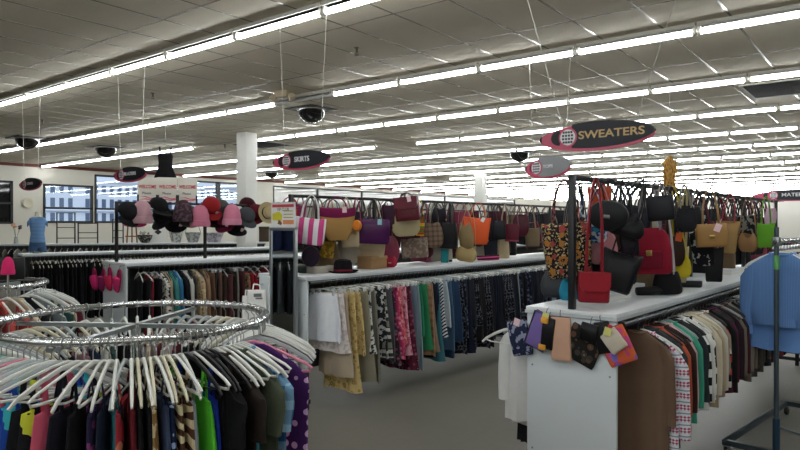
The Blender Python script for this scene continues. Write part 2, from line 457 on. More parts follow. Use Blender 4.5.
def bag(name, shape, loc, yaw, w, h, drop, mat, label, group, t=None, handle=None, flap=None, tagc=None, clasp=None, strap=2, trim=None, pocket=None, rim=None, cat='bag', tassel=None, roll=0):
    t = t or {'satchel': .42, 'basket': .55, 'bucket': .6, 'round': .25, 'pouch': .12, 'drawn': .6, 'backpack': .45}.get(shape, .32)*min(w, .3)
    o = thing(name, label, cat, loc, yaw, group); o.rotation_euler[1] = R(roll or (loc[0]*613 % 14-7))
    link('body', bag_body(shape, w, h, t, drop), mat, o)
    hm = handle or mat; a = w/2
    if strap == 2:
        for sg in (-1, 1):
            y = sg*t*.3; P = []
            for i in range(13):
                u = i/12; q = PI*u; x = -a*.52*cos(q)*(1-.35*sin(q)); z = -drop-.015+(drop+.01)*sin(q)**.6
                P.append((x, y*(1-.8*sin(q)), z))
            link('handle', MB().tube(P, .011, 6, flat=.45, up=(0,1,0)), hm, o)
    elif strap == 1:
        P = []
        for i in range(13):
            u = i/12; q = PI*u; x = -a*.9*cos(q)*(1-.6*sin(q)); P.append((x, 0, -drop-.02+(drop+.015)*sin(q)**.7))
        link('shoulder_strap', MB().tube(P, .01, 6, flat=.35, up=(0,1,0)), hm, o)
    if flap:
        fm, fr = flap; rings = []
        pts = [(-.98, .02), (-.98, fr*.75), (-.7, fr), (.7, fr), (.98, fr*.75), (.98, .02)]
        poly = [(x*a, -drop-h*z+(.004 if z < .1 else 0)) for x, z in pts]
        link('flap', MB().prism(poly, -t/2-.012, -t/2+.004), fm, o)
    if pocket: link('pocket', MB().bbox(-a*.62, a*.62, -t/2-.014, -t/2+.006, -drop-h*.88, -drop-h*.5, .006), pocket, o)
    if trim:
        link('trim', MB().loft([rrect(a*.99, t*.5+.002, -drop-h*u) for u in (.9, .93, .99)]), trim, o)
    if rim:
        link('rim', MB().loft([rrect(a*q, t/2*q+.003, -drop-h*u, sag=.03*(1-u)) for u, q in ((-.005,1.0), (.06,1.02), (.24,.99), (.27,.965))]), rim, o)
    if clasp:
        link('clasp', MB().bbox(-.018, .018, -t/2-.02, -t/2-.004, -drop-h*.6, -drop-h*.48, .003), clasp, o)
    if tassel: link('tassel', MB().lathe([(0,0), (.008,-.01), (.018,-.05), (.02,-.12), (0,-.125)], 8, Matrix.Translation((a*.5, -t/2-.02, -drop+.02))), tassel, o)
    if tagc:
        tg = link('price_tag', MB().prism([(-.022,-.03), (.022,-.03), (.022,.03), (-.022,.03)], -.0015, .0015), tagc, o, (a*.35, -t/2-.022, -drop-.03), (0, R(rnd.uniform(-30, 30)), 0))
        link('string', MB().tube([(0,0,.03), (.0,.004,.07)], .0012, 4), PAPER, tg)
    return o

# ------------------------------------------------------------------ hats
def cap(loc, yaw, mat, label, group, brim=None, r=.125, tilt=0, tagm=None):
    o = thing('baseball_cap', label, 'cap', loc, yaw, group); o.rotation_euler[0] = tilt
    prof = [(r, -.01), (r*1.02, .02), (r*.98, .05), (r*.82, .09), (r*.5, .118), (.012, .13)]
    link('crown', MB().lathe(prof, 24), mat, o)
    P = []
    for rr in (0, 1):
        for i in range(11):
            q = PI+PI*(.12+.76*i/10); k = r*.93 if rr == 0 else r*(1.0+.78*sin(PI*(.12+.76*i/10)))
            P.append((k*cos(q), k*sin(q), -.012-(.02*(abs(cos(q)))**2 if rr else 0)-(.01 if rr else 0)))
    n = 11; mb = MB(); vs = P+[(x, y, z-.005) for x, y, z in P]
    fs = [(i, i+1, n+i+1, n+i) for i in range(n-1)]+[(2*n+i, 3*n+i, 3*n+i+1, 2*n+i+1) for i in range(n-1)]+[(n+i, n+i+1, 3*n+i+1, 3*n+i) for i in range(n-1)]+[(i, 2*n+i, 2*n+i+1, i+1) for i in range(n-1)]+[(0,n,3*n,2*n), (n-1,3*n-1,4*n-1,2*n-1)]
    mb.add(vs, fs); link('brim', mb, brim or mat, o)
    link('button', MB().lathe([(0,.128), (.012,.128), (.01,.136), (0,.138)], 8), brim or mat, o)
    if tagm: link('price_tag', MB().prism([(-.025,-.035), (.025,-.035), (.025,.02), (-.025,.02)], -.0015, .0015), tagm, o, (r*.5, -r*.95, .02), (0, R(25), 0))
    return o
def beanie(loc, yaw, mat, label, group, cuff=None, r=.105, h=.2, pom=None):
    o = thing('knit_hat', label, 'hat', loc, yaw, group)
    link('crown', MB().lathe([(r,-h), (r*1.02,-h*.8), (r*.98,-h*.5), (r*.8,-h*.22), (r*.45,-h*.05), (.01,0)], 24), mat, o)
    link('cuff', MB().lathe([(r*.98,-h*1.0), (r*1.08,-h*.98), (r*1.1,-h*.85), (r*1.07,-h*.72), (r*.98,-h*.7)], 24), cuff or mat, o)
    if pom: link('pompom', MB().lathe([(0,-.01), (.025,0), (.035,.02), (.025,.04), (0,.05)], 12), pom, o)
    return o
def brimmed(loc, rot, mat, label, group, band=None, r=.085, br=.16, h=.1, dome=False, name='hat'):
    o = thing(name, label, 'hat', loc, 0, group); o.rotation_euler = rot
    top = [(r*.95,h*.75), (r*.8,h*.95), (r*.4,h*1.03), (.005,h*1.04)] if dome else [(r*.9,h*.85), (r*.84,h*.98), (r*.5,h), (.005,h*.94)]
    link('crown', MB().lathe([(r*1.02,0), (r,h*.3)]+top, 24), mat, o)
    link('brim', MB().lathe([(r*.98,.004), (br*.7,.0), (br*.97,.012), (br,.022), (br*.98,.012), (br*.7,-.006), (r*.98,-.004)], 28), mat, o)
    if band: link('hat_band', MB().lathe([(r*1.03,.004), (r*1.035,.004), (r*1.025,h*.27), (r*1.01,h*.27)], 24), band, o)
    return o
# ------------------------------------------------------------------ shell
CEIL = 3.685; BW = 22.4; AF = 50.0; A0, B0 = -12.0, -9.0
def floor_mat():
    g = NG('worn_floor'); co = g.coord(); n1 = g.noise(co, .9, 4); n2 = g.noise(co, 14, 3)
    X, Y, Z = g.xyz(co)
    c = g.mix(n1, lin('#656259'), lin('#726f66')); c = g.mix(g.math('MULTIPLY', n2, .35), c, lin('#56534b'))
    jx = g.math('LESS_THAN', g.math('FRACT', g.math('MULTIPLY', X, 1/.9144)), .004); jy = g.math('LESS_THAN', g.math('FRACT', g.math('MULTIPLY', Y, 1/.9144)), .004)
    c = g.mix(g.math('MULTIPLY', g.math('MAXIMUM', jx, jy), .3), c, lin('#3a3832'))
    g.l(c, g.b.inputs['Base Color']); g.b.inputs['Roughness'].default_value = .5; g.b.inputs['Specular IOR Level'].default_value = .25; return g.m
def ceil_mat():
    g = NG('acoustic_tile'); co = g.coord(); X, Y, Z = g.xyz(co)
    fx = g.math('FLOOR', g.math('MULTIPLY', X, 1/1.22)); fy = g.math('FLOOR', g.math('MULTIPLY', Y, 1/.61))
    cb = g.n('ShaderNodeCombineXYZ'); g.l(fx, cb.inputs[0]); g.l(fy, cb.inputs[1])
    wn = g.n('ShaderNodeTexWhiteNoise'); g.l(cb.outputs[0], wn.inputs['Vector'])
    c = g.mix(wn.outputs['Value'], lin('#d9cfba'), lin('#e2d8c4')); c = g.mix(g.math('MULTIPLY', g.noise(co, 60, 4), .25), c, lin('#b5aa96'))
    g.l(c, g.b.inputs['Base Color']); g.b.inputs['Roughness'].default_value = .9; return g.m
struct('floor', MB().box(A0, AF, B0, BW+.2, -.1, 0), floor_mat())
struct('ceiling', MB().box(A0, AF, B0, BW+.2, CEIL, CEIL+.1), ceil_mat())
tb = MB(); b = B0
OFF = .335
y = OFF-.305-math.floor((OFF-.305-B0)/.61)*.61
while y < BW: tb.box(A0, AF, y-.011, y+.011, CEIL-.0015, CEIL+.001); y += .61
x = 4.0-.61-math.floor((4.0-.61-A0)/1.22)*1.22
while x < AF: tb.box(x-.011, x+.011, B0, BW, CEIL-.0018, CEIL+.001); x += 1.22
struct('trim_1', tb, plain('ceiling_grid_metal', '#8f887c', .22, 0.0))
WALLM = plain('cream_wall_paint', '#d6d2c6', .7)
# window wall (Y = BW): openings given where the photo shows them
def wall_pt(px, py):
    s = (px-400)/F; t = BW/(SA-CA*s); return t*(SA*s+CA), EYE-(py-HOR)/F*t
opens = [(wall_pt(-24, 200)[0], wall_pt(13, 200)[0], 1.72, 3.1), (wall_pt(43, 200)[0], wall_pt(93, 200)[0], 1.75, 3.06), (wall_pt(94.5, 200)[0], wall_pt(255, 200)[0], 1.75, 3.47), (wall_pt(273, 200)[0], wall_pt(515, 200)[0], 1.75, 3.45)]
wl = MB(); xa = A0
for (p, q, z0, z1) in opens:
    wl.box(xa, p, BW, BW+.2, 0, CEIL); wl.box(p, q, BW, BW+.2, 0, z0); wl.box(p, q, BW, BW+.2, z1, CEIL); xa = q
wl.box(xa, AF, BW, BW+.2, 0, CEIL)
struct('wall_left', wl, WALLM)
struct('wall_far', MB().box(AF, AF+.2, B0, BW+.2, 0, CEIL), plain('far_wall_paint', '#dcd9d0', .75))
struct('wall_right', MB().box(A0, AF, B0-.2, B0, 0, CEIL), WALLM)
struct('wall_back', MB().box(A0-.2, A0, B0, BW+.2, 0, CEIL), WALLM)
struct('trim_2', MB().box(A0, AF, BW-.04, BW, CEIL-.1, CEIL-.005), plain('maroon_wall_trim', '#6a2a24', .6))
struct('baseboard_left', MB().box(A0, AF, BW-.02, BW, 0, .12), plain('dark_baseboard', '#3a3634', .6))
GLASS = glass_mat(); TINT = plain('grey_tinted_glass', '#8f8c84', .05); DARKG = plain('blacked_out_glass','#141518',.04); FRAME = plain('dark_window_frame', '#1d1e20', .45)
for i, (p, q, z0, z1) in enumerate(opens):
    fm = MB(); y0, y1 = BW-.02, BW+.08; e = .07
    fm.box(p, q, y0, y1, z0, z0+e); fm.box(p, q, y0, y1, z1-e, z1); fm.box(p, p+e, y0, y1, z0, z1); fm.box(q-e, q, y0, y1, z0, z1)
    if i in (1, 2): fm.box(p, q, y0, y1, 2.22, 2.22+e)
    if i == 2:
        for px in (148, 218.5): a = wall_pt(px, 200)[0]; fm.box(a-.09, a+.09, y0, y1, z0, z1)
    if i == 0: fm.box(p, q, y0, y1, 2.35, 2.35+e)
    if i == 3:
        for px in (318, 362, 405, 445, 482): a = wall_pt(px, 200)[0]; fm.box(a-.05, a+.05, y0, y1, z0, z1)
    w = struct('window_%d' % (i+1), fm, FRAME)
    gp = link('window_glass', MB().box(p+e, q-e, BW+.03, BW+.04, z0+e, z1-e), DARKG if i == 0 else TINT if i == 3 else GLASS, w)
# outside: street and the pale building across it
struct('street', MB().box(-20, 90, BW+.3, BW+140, -.4, -.3), plain('asphalt', '#77787a', .9))
bd = thing('building', 'pale block with rows of tall windows across the street', 'building', (24, BW+62, 0))
link('facade', MB().box(-70, 50, 0, 10, -.3, 16), plain('pale_facade', '#dfe3ea', .8), bd)
bw = MB(); WD = plain('facade_glass', '#5a6a80', .15)
for z in (1.9, 3.8, 5.6):
    for k in range(38):
        x = 8+k*1.1
        if k % 8 == 7: continue
        link('pane', cached('bldpane', lambda: MB().box(-.27, .27, -.06, .04, 0, 1.15).mesh('pane')), WD, bd, (x, 0, z))
link('ledge', MB().box(-70, 50, -.25, 0, 3.25, 3.4).box(-70, 50, -.25, 0, 7.2, 7.4), plain('stone_ledge', '#c4c8d0', .8), bd)
bd2 = thing('building', 'reddish brick block further along the street', 'building', (62, BW+22, 0))
link('facade', MB().box(-3, 24, 0, 10, -.3, 12), plain('dull_brick', '#a58a88', .85), bd2)
for k in range(12):
    for z in (1.5, 4.4): link('pane', cached('bldpane2', lambda: MB().box(-.6, .6, -.06, .04, 0, 1.8).mesh('pane')), WD, bd2, (-1.6+2.1*k, 0, z))

# columns
CW = plain('white_column_paint', '#d9d8d2', .6)
for i, (px, py, s) in enumerate(((247, 137, .155), (480.5, 172, .165))):
    d = (3.6-EYE)*F/(HOR-py); p = at_depth(px, HOR, d)
    c = struct('column' if i == 0 else 'column_2', MB().bbox(p.x-s, p.x+s, p.y-s, p.y+s, 0, CEIL, .006), CW)

# ------------------------------------------------------------------ strip lights, rows across the store
TUBE = emit_mat('lit_tube', (.94, .985, 1.0, 1), TUBE_E)
HOUSE = plain('light_housing', '#cfccc4', .5); TUBEOFF = plain('unlit_tube', '#c9cac6', .4)
def housing_mesh():
    m = MB(); m.box(-.035, .035, -.6, .6, -.04, 0); m.prism_y([(-.085,-.058), (-.035,-.034), (.035,-.034), (.085,-.058), (.085,-.062), (.035,-.04), (-.035,-.04), (-.085,-.062)], -.6, .6)
    for s in (-1, 1): m.box(-.022, .022, s*.585-.014, s*.585+.014, -.108, -.04)
    return m.mesh('strip_light', False)
def tube_mesh(): return MB().tube([(0, -.572, -.085), (0, .572, -.085)], .027, 8).mesh('fluorescent_tube')
hm_, tm_ = housing_mesh(), tube_mesh()
def row_px(a, b):
    lat = SA*a-CA*b; d = CA*a+SA*b; return 400+F*lat/max(d, .1)
ROWS = 18
gap = {1: [(30, 47)], 2: [(198, 258)], 3: [(96, 138), (384, 398)], 5: [(300, 322)], 7: [(420, 440)]}
off = {1: [(276, 334)]}
for k in range(-5, ROWS):
    a = 4.0+2.64*k
    lo = -4.5 if k < 4 else .105*a-1.6; hi = min(BW-.62, 2.775*a+1.2) if k >= 0 else 6.5
    j0 = math.ceil((lo-OFF)/1.22); j1 = int((hi-OFF-.61)/1.22); cnt = 0
    for j in range(j1, j0-1, -1):
        b = OFF+.61+1.22*j; px = row_px(a, b)
        if any(p <= px <= q for p, q in gap.get(k, ())): continue
        cnt += 1; dead = any(p <= px <= q for p, q in off.get(k, ()))
        if k < 0: lab = f'lit strip light in the {nth(-k)} row behind the viewer, {nth(cnt)} along'
        elif dead: lab = f'unlit ceiling strip light with bare tube beside the emergency lamps, {nth(cnt)} in its row'
        else: lab = f'lit ceiling strip light, {nth(cnt)} from the window end of the {nth(k+1)} row'
        o = link('strip_light', hm_, HOUSE, None, (a, b, CEIL)); tag(o, lab, 'ceiling light', 'fluorescent strip lights on the ceiling')
        link('fluorescent_tube', tm_, TUBEOFF if dead else TUBE, o)

# ------------------------------------------------------------------ things on the ceiling
DOMEM = plain('smoked_dome', '#0d0d0e', .12, coat=.6); RIMM = plain('dome_rim', '#b9b6ae', .35)
for px, py, w, lab in ((311.5, 110, 29, 'large black security dome above the skirts sign'), (27.5, 139, 23, 'black security dome over the window wall corner'), (106, 148, 21, 'black security dome with a bracket above the blazers sign'), (271.5, 172.5, 13, 'small black security dome beside the white column'), (519.5, 153, 20, 'black security dome among the strip lights before the sweaters sign')):
    d = .94*w/w*(CEIL-.02-EYE)*F/(HOR-py)/.94; r = w/2*d/F*.96
    t = thing('security_dome', lab, 'security dome', at_depth(px, py, d), 0, 'black domes on the ceiling'); t.location.z = CEIL-.012
    link('dome', MB().lathe([(r,0), (r*.97,-r*.25), (r*.86,-r*.5), (r*.66,-r*.74), (r*.36,-r*.92), (.01,-r*.99)], 28), DOMEM, t)
    link('rim', MB().tube([(r*1.02*cos(TAU*i/28), r*1.02*sin(TAU*i/28), -.006) for i in range(28)], .012, 6, closed=True), RIMM, t)
    link('plate', MB().box(-r*1.35, r*1.35, -r*1.35, r*1.35, -.003, .012), BLACK, t)
for i, (px, py) in enumerate(((357, 53), (153, 97), (535, 111), (43, 123), (225, 147), (346, 134))):
    t = thing('sprinkler_head', ['brass sprinkler head below the ceiling right of the nearest wires', 'sprinkler head over the caps rack, near the nearest light row', 'sprinkler head left of the sweaters sign wire', 'sprinkler head near the dome at the window corner', 'sprinkler head beside the white column top', 'sprinkler head in the row behind the skirts sign'][i], 'sprinkler', at_height(px, py, CEIL-.06), 0, 'sprinkler heads')
    t.location.z = CEIL
    SP = plain('sprinkler_brass', '#4d453a', .4, .8)
    link('stem', MB().lathe([(.035,0), (.035,-.008), (.014,-.01), (.012,-.06), (0,-.06)], 10), SP, t)
    link('deflector', MB().lathe([(0,-.085), (.03,-.086), (.03,-.089), (0,-.09)], 12).tube([(.012,0,-.05), (.018,0,-.07), (.004,0,-.088)], .004, 5).tube([(-.012,0,-.05), (-.018,0,-.07), (-.004,0,-.088)], .004, 5), SP, t)
for px, py, sx, sy, lab in ((793, 87, .6, .6, 'dark square return air grille between light rows'), (262, 144.5, .55, .6, 'dark air grille in the ceiling beside the white column')):
    p = at_height(px, py, CEIL)
    t = thing('ceiling_vent', lab, 'vent', (p.x, p.y, CEIL), 0, 'air grilles in the ceiling')
    link('frame', MB().box(-sx, sx, -sy, -sy+.04, -.014, 0).box(-sx, sx, sy-.04, sy, -.014, 0).box(-sx, -sx+.04, -sy+.04, sy-.04, -.014, 0).box(sx-.04, sx, -sy+.04, sy-.04, -.014, 0), HOUSE, t)
    lv = MB(); q = -sx+.06
    while q < sx-.06: lv.box(q, q+.02, -sy+.04, sy-.04, -.011, -.004); q += .05
    link('louvre', lv, plain('vent_dark', '#1d1c1b', .6), t); link('duct_opening', MB().box(-sx+.04, sx-.04, -sy+.04, sy-.04, -.003, -.001), plain('vent_hole', '#0c0c0c', .9), t)
p = at_height(282.5, 98, CEIL-.1)
t = thing('emergency_light', 'beige twin-head emergency lamp at the end of the unlit strip', 'emergency light', (p.x, p.y, CEIL), R(20))
BG = plain('beige_lamp_case', '#b9a98c', .5)
link('case', MB().bbox(-.07, .07, -.1, .1, -.09, 0, .01), BG, t)
for s in (-1, 1): link('lamp_head', MB().lathe([(0,.0), (.045,.0), (.06,-.05), (.06,-.07), (.05,-.07), (0,-.06)], 14, Matrix.Translation((0, s*.13, -.06)) @ Matrix.Rotation(s*.6, 4, 'X')), BG, t)

# ------------------------------------------------------------------ hanging section signs
PINK = plain('sign_crimson', '#c24a66', .4); NAVY = plain('sign_charcoal', '#191b24', .6); SWH = plain('sign_white', '#e3e3e6', .5); GOLD = plain('sign_gold', '#c0a06a', .45)
def lens(L, H, dx=0, dz=0, n=48, p=2.0, x0=None):
    up, dn = [], []
    for i in range(n+1):
        x = -L+2*L*i/n
        z = H*max(0.0, 1-abs(x/L)**p)**.54
        if x0 is not None and x < x0: continue
        up.append((x+dx, z+dz)); dn.append((x+dx, -z+dz))
    return dn+up[::-1][1:-1] if x0 is None else dn+up[::-1]
def font(name, txt, size, mat, parent, loc, rot=(PI/2,0,0), ext=.002, bold=.006, align='CENTER', sx=1):
    c = bpy.data.curves.new(name, 'FONT'); c.body = txt; c.size = size; c.extrude = ext; c.offset = bold*size; c.align_x = align; c.align_y = 'CENTER'
    q = bpy.data.objects.new(name, c); COL.objects.link(q); bpy.context.view_layer.update()
    me = bpy.data.meshes.new_from_object(q.evaluated_get(bpy.context.evaluated_depsgraph_get())); bpy.data.objects.remove(q); bpy.data.curves.remove(c); me.materials.clear(); me.materials.append(mat)
    o = bpy.data.objects.new(name, me); COL.objects.link(o); o.parent = parent; o.location = loc; o.rotation_euler = rot; o.scale = (sx, 1, 1)
    return o
def hang_sign(px, py, txt, lab, a=4.0, L=.4, H=.105, tcol=GOLD, yaw=-PI/2, d=None, wires=(.25, -.21), size=.1, splay=.35, tx=.1, sx=1.2, face=None):
    s = (px-400)/F; d = d or a/(CA+SA*s); t = thing('section_sign', lab, 'hanging sign', at_depth(px, py, d), yaw, 'hanging section signs')
    H0 = H
    link('board', MB().prism(lens(L, H*.97, 0, -H*.1), -.01, .01), PINK, t)
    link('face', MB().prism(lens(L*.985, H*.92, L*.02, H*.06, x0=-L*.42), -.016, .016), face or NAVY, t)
    link('tip', MB().prism([q for q in lens(L*.99, H*.92, -L*.012, -H*.04) if q[0] < -L*.93], -.0145, .0145), NAVY, t)
    link('crescent', MB().prism([(-L*.62+.06*cos(R(q))*1.0, .05*sin(R(q))-.0) for q in range(90, 271, 15)]+[(-L*.6, -.03), (-L*.62, 0), (-L*.6, .03)], -.0135, .0135), NAVY, t)
    cx = -L*.46; r = H*.56
    def disc(rr, y0, y1): return MB().prism([(cx+rr*cos(TAU*i/32), rr*sin(TAU*i/32)) for i in range(32)], y0, y1)
    link('ring', disc(r*1.22, -.018, .018), PINK, t); gl = link('globe', disc(r, -.021, .021), SWH, t)
    gm = MB(); n = 4
    for i in range(n):
        for j in range(n):
            x = (i-1.5)*r*.42; z = (j-1.5)*r*.42; x *= 1-.12*abs(j-1.5)
            if math.hypot(x, z) < r*.86:
                gm.box(cx+x-r*.125, cx+x+r*.125, -.0235, -.0215, z-r*.125, z+r*.125)
    link('grid', gm, NAVY, gl)
    font('lettering', txt, size, tcol, t, (tx, -.0185, .004), ext=.002, sx=sx, bold=.016)
    for x in wires: link('wire', MB().tube([(x, 0, H*.5), (x*(1+splay), 0, CEIL-t.location.z)], .0022, 4), plain('hanging_wire', '#c9c7be', .4, .6), t)
    return t
hang_sign(594.5, 135.5, 'SWEATERS', 'large dark surfboard-shaped sign reading SWEATERS over the sweaters rack', L=.378, H=.092, size=.07, splay=1.8, tx=.11, sx=1.25)
hang_sign(300.5, 160, 'SKIRTS', 'dark oval sign reading SKIRTS hanging above the handbags', L=.365, H=.085, tcol=SWH, size=.064, tx=.035, sx=1.0)
hang_sign(130, 174.3, 'BLAZERS', 'dark oval sign reading BLAZERS before the storefront window', L=.36, H=.09, tcol=SWH, size=.056, tx=.03)
hang_sign(30.5, 184, 'COATS', 'small dark oval sign hanging beside the leftmost window, lettering hard to read', L=.36, H=.09, tcol=SWH, size=.05, tx=.02)
hang_sign(547.5, 167, 'TOPS', 'grey-glinting oval sign seen at a slant behind the sweaters sign', a=6.6, L=.33, H=.125, tcol=SWH, size=.05, yaw=R(-118)+R(10), face=plain('sign_glare_grey','#8f9092',.3), tx=.02)  # glare on the slanted dark face is painted in as an even grey
hang_sign(793, 195, 'MATERNITY', 'far dark sign reading MATERNITY near the white far wall', d=11.2, L=.64, H=.1, tcol=SWH, size=.085, tx=.1)
# ------------------------------------------------------------------ racks (measured: near corner lat/depth, heading)
RS = Rack(1.196, 3.5, 41.0, 5.7, .56)
RK = Rack(-.852, 5.91, 40.3, 9.0, .72)
RC = Rack(-3.39, 7.92, 46.0, 3.3, .8)
RD = Rack(-6.07, 10.3, 50.0, 5.6, .42)
RE = Rack(-9.7, 15.0, 74.0, 6.4, .42)
RN = Rack(-.35, 11.2, 40.3, 9.0, .7)
RT = Rack(7.9, 13.0, 40.0, 3.2, .7)
BAR = 2.03
RS.build('white-ended rack of sweaters in the aisle, zip pouches hung on its end panel', [.02, 2.2, 4.0, 5.6], BAR)
RK.build('rack of skirts behind the standing mirror, handbags hung above its shelf', [.1, 1.3, 2.75, 5.5, 8.9], BAR)
RC.build('rack of trousers with caps and knit hats hung over it, near the window side', [.02, RC.x_at(205, .4)[0], 3.2], BAR)
RD.build('rack of black trousers behind the caps rack', [], None, panel=False)
RE.build('farthest rack before the windows with knick-knacks on its shelf', [], None, panel=False)
RN.build('rack behind the handbags with a row of dark bags over it', [.1, 3, 6, 8.9], BAR)
RT.build('far rack beyond the blue shirts with printed tops', [], None, panel=False)
rnd = random.Random(5)
C = cloth
DARK = [C('plain','#17171b'), C('plain','#22232b'), C('plain','#1b2030'), C('print','#1c1e28','#3c4456'), C('plain','#2c2a2c'), C('print','#14151a','#565962',scale=1.4), C('plain','#30343c'), C('floral','#1a1c28','#50566a','#3a3e52','#74747e'), C('plain','#24242c')]
DNAME = ['black', 'charcoal', 'navy', 'navy printed', 'soft black', 'black-and-grey printed', 'slate', 'dark floral', 'inky black']

# ---- skirts, front to back on the near rail
SK = [('skirt','#e6e8ee','white cotton',.55,0), ('skirt',C('print','#dcd5d0','#c9b9b6'),'off-white lace',.66,0), ('skirt','#b5a590','beige',.9,0), ('skirt',C('floral','#cdb57c','#a58a50','#b79a5c','#d8c48e',scale=.9),'long yellow flowered',1.06,1),
 ('skirt',C('floral','#c8b27c','#a0874f','#b4985c','#d6c28c',scale=.9),'straw yellow flowered',.72,1), ('skirt','#8d8875','olive grey',1.0,0), ('skirt',C('print','#c9c9c4','#35353a'),'black-and-white speckled',.72,0), ('skirt','#7c7a6c','moss grey',1.02,0), ('skirt',C('print','#24252b','#b8b8b4',scale=.8),'black skirt with pale brushmarks',.8,0),
 ('skirt',C('hstripe','#2a2a2e','#b4b2a6','#77786c',scale=1.0),'banded black and cream',.8,0), ('skirt','#55555a','mid grey',.85,0), ('skirt',C('floral','#27242a','#7c3448','#565a6a','#a09098'),'black rose-printed',.9,0), ('skirt',C('floral','#b63a64','#d87a96','#7c2548','#ecc0cc'),'magenta flowered',.85,1), ('skirt',C('print','#cc5c66','#e2a0a4','#8e2a3c'),'coral red printed',.72,1),
 ('skirt',C('print','#d8a0ac','#b25a70'),'rose pink printed',.82,0), ('skirt',C('floral','#5c2438','#8f4a60','#3a1a28','#b07a8a'),'plum flowered',1.0,1), ('trousers','#6f7f8c','blue-grey',1.0,0), ('skirt','#85969e','pale slate',1.02,0), ('skirt','#1f7a56','emerald green',.66,0), ('skirt','#2f8256','mid green',.82,0),
 ('skirt',C('plaid','#b08c6c','#8e6a4e'),'tan checked',.9,0), ('skirt','#8f7a66','camel',.86,0), ('skirt','#232634','dark navy',.95,0), ('skirt','#3f7480','teal',.98,0), ('skirt',C('dstripe','#d7d9de','#23283a'),'navy and white slant-striped',.72,0), ('skirt','#b9c4ca','pale blue-white',.62,0), ('skirt','#46627c','denim blue',.9,0), ('trousers','#2d4560','dark denim',1.0,0), ('skirt','#324a68','indigo',.82,0)]
x = .16
for i in range(86):
    if i < len(SK):
        kd, m, nm, L, cr = SK[i]; m = C('plain', m) if isinstance(m, str) else m
        lab = f'{nm} {"trousers" if kd=="trousers" else "skirt"} on the skirts rail, {nth(i+1)} from the mirror end'.replace('skirt with pale brushmarks skirt', 'skirt with pale brushmarks')
    else:
        q = rnd.randrange(len(DARK)); m = DARK[q]; kd = 'trousers' if rnd.random() < .25 else 'skirt'; L = rnd.choice([.68,.78,.88,.98])
        if rnd.random() < .1: m = C('plain', '#8d98a2')
        nm = DNAME[q] if m is DARK[q] else 'pale grey'
        lab = f'{nm} {kd} on the skirts rail, {nth(i+1)} from the mirror end'
    RK.garment(kd, m, 'wclip' if rnd.random() < .5 else 'clip', x, lab, 'skirts along the skirts rail', L=L)
    x += .082 if i < 6 else .066 if i < 30 else .058
# ---- sweaters rack, aisle rail
SW = [('cardigan','#6f5847','brown wrap cardigan',.95,'black'), ('sweater',C('nordic','#d9dbe0','#b2486c','#8c93a4',scale=2.2),'white sweater with pink snowflake bands',.84,'white'), ('jacket','#3a3d42','charcoal',.85,'black'), ('sweater','#b4573a','rust orange',.62,'black'), ('sweater','#3c2724','dark brown',.66,'black'), ('sweater','#c9a2a6','dusty pink',.8,'clear'),
 ('cardigan','#3f9b80','sea green cardigan',.78,'clear'), ('sweater','#33383c','graphite',.7,'black'), ('sweater',C('hstripe','#dfe0de','#1d1e22',scale=.6),'white and black blocked',.7,'black'), ('sweater','#dcdcd8','white',.74,'white'), ('sweater',C('print','#e0dfda','#222226',scale=.5),'white sweater with black marks',.75,'white'), ('sweater','#cfc4ae','cream knit',.72,'cream'), ('cardigan','#b8a88e','oatmeal cardigan',.78,'cream'), ('sweater','#c9c5bc','pale stone',.7,'clear'),
 ('sweater','#9a8878','taupe',.74,'black'), ('sweater',C('hstripe','#1f1b1c','#a8332f','#d8cfc0',scale=.7),'black, red and white striped',.7,'black'), ('sweater','#1c1a1d','black',.72,'black'), ('sweater','#4c2030','maroon',.76,'black'), ('sweater','#57314a','plum',.74,'black'), ('sweater','#2d2028','dark wine',.78,'black'), ('sweater','#7d6e62','mushroom',.66,'clear'), ('sweater','#2a2730','ink',.7,'black')]
MX = ['#1d1c20', '#4a2a33', '#6a6660', '#2d3340', '#8a8074', '#3a2b3c', '#574a40', '#23262c', '#7a3440']; MXN = ['black', 'wine', 'grey', 'navy', 'stone', 'aubergine', 'brown', 'dark slate', 'dull red']
x = .2
for i in range(72):
    if i < len(SW):
        kd, m, nm, L, hk = SW[i]; m = C('plain', m) if isinstance(m, str) else m
        noun = '' if ('sweater' in nm or 'cardigan' in nm) else ' jacket' if kd == 'jacket' else ' sweater'
    else:
        q = rnd.randrange(9); m = C('plain', MX[q]); nm = MXN[q]; noun = ' sweater'; kd, L, hk = 'sweater', rnd.choice([.66,.72,.78]), rnd.choice(['black','black','clear','white'])
    RS.garment(kd, m, hk, x, f'{nm}{noun} on the sweaters rail, {nth(i+1)} from the end panel', 'sweaters along the aisle rail', L=L, sleeve=.5 if i else .56, scale=1.0 if i == 1 else .8 if i == 0 else .86, jit=14 if i > 1 else 2)
    x += .085 if i < 7 else .073
# far side of the sweaters rack, peeping past the panel
for i, (m, nm, L, hk) in enumerate((('#dcdcda','white',.72,'clear'), ('#d2ccc6','ecru',.78,'white'), ('#1a1a1c','black',.92,'clear'), ('#2a1c20','wine-black',.95,'black'), ('#40454c','dark grey',.8,'black'))):
    RS.garment('sweater', C('plain', m), hk, .1+.07*i, f'{nm} sweater on the far rail, {nth(i+1)} behind the white end panel', 'sweaters on the far rail', side=1, L=L*1.1, scale=.86)
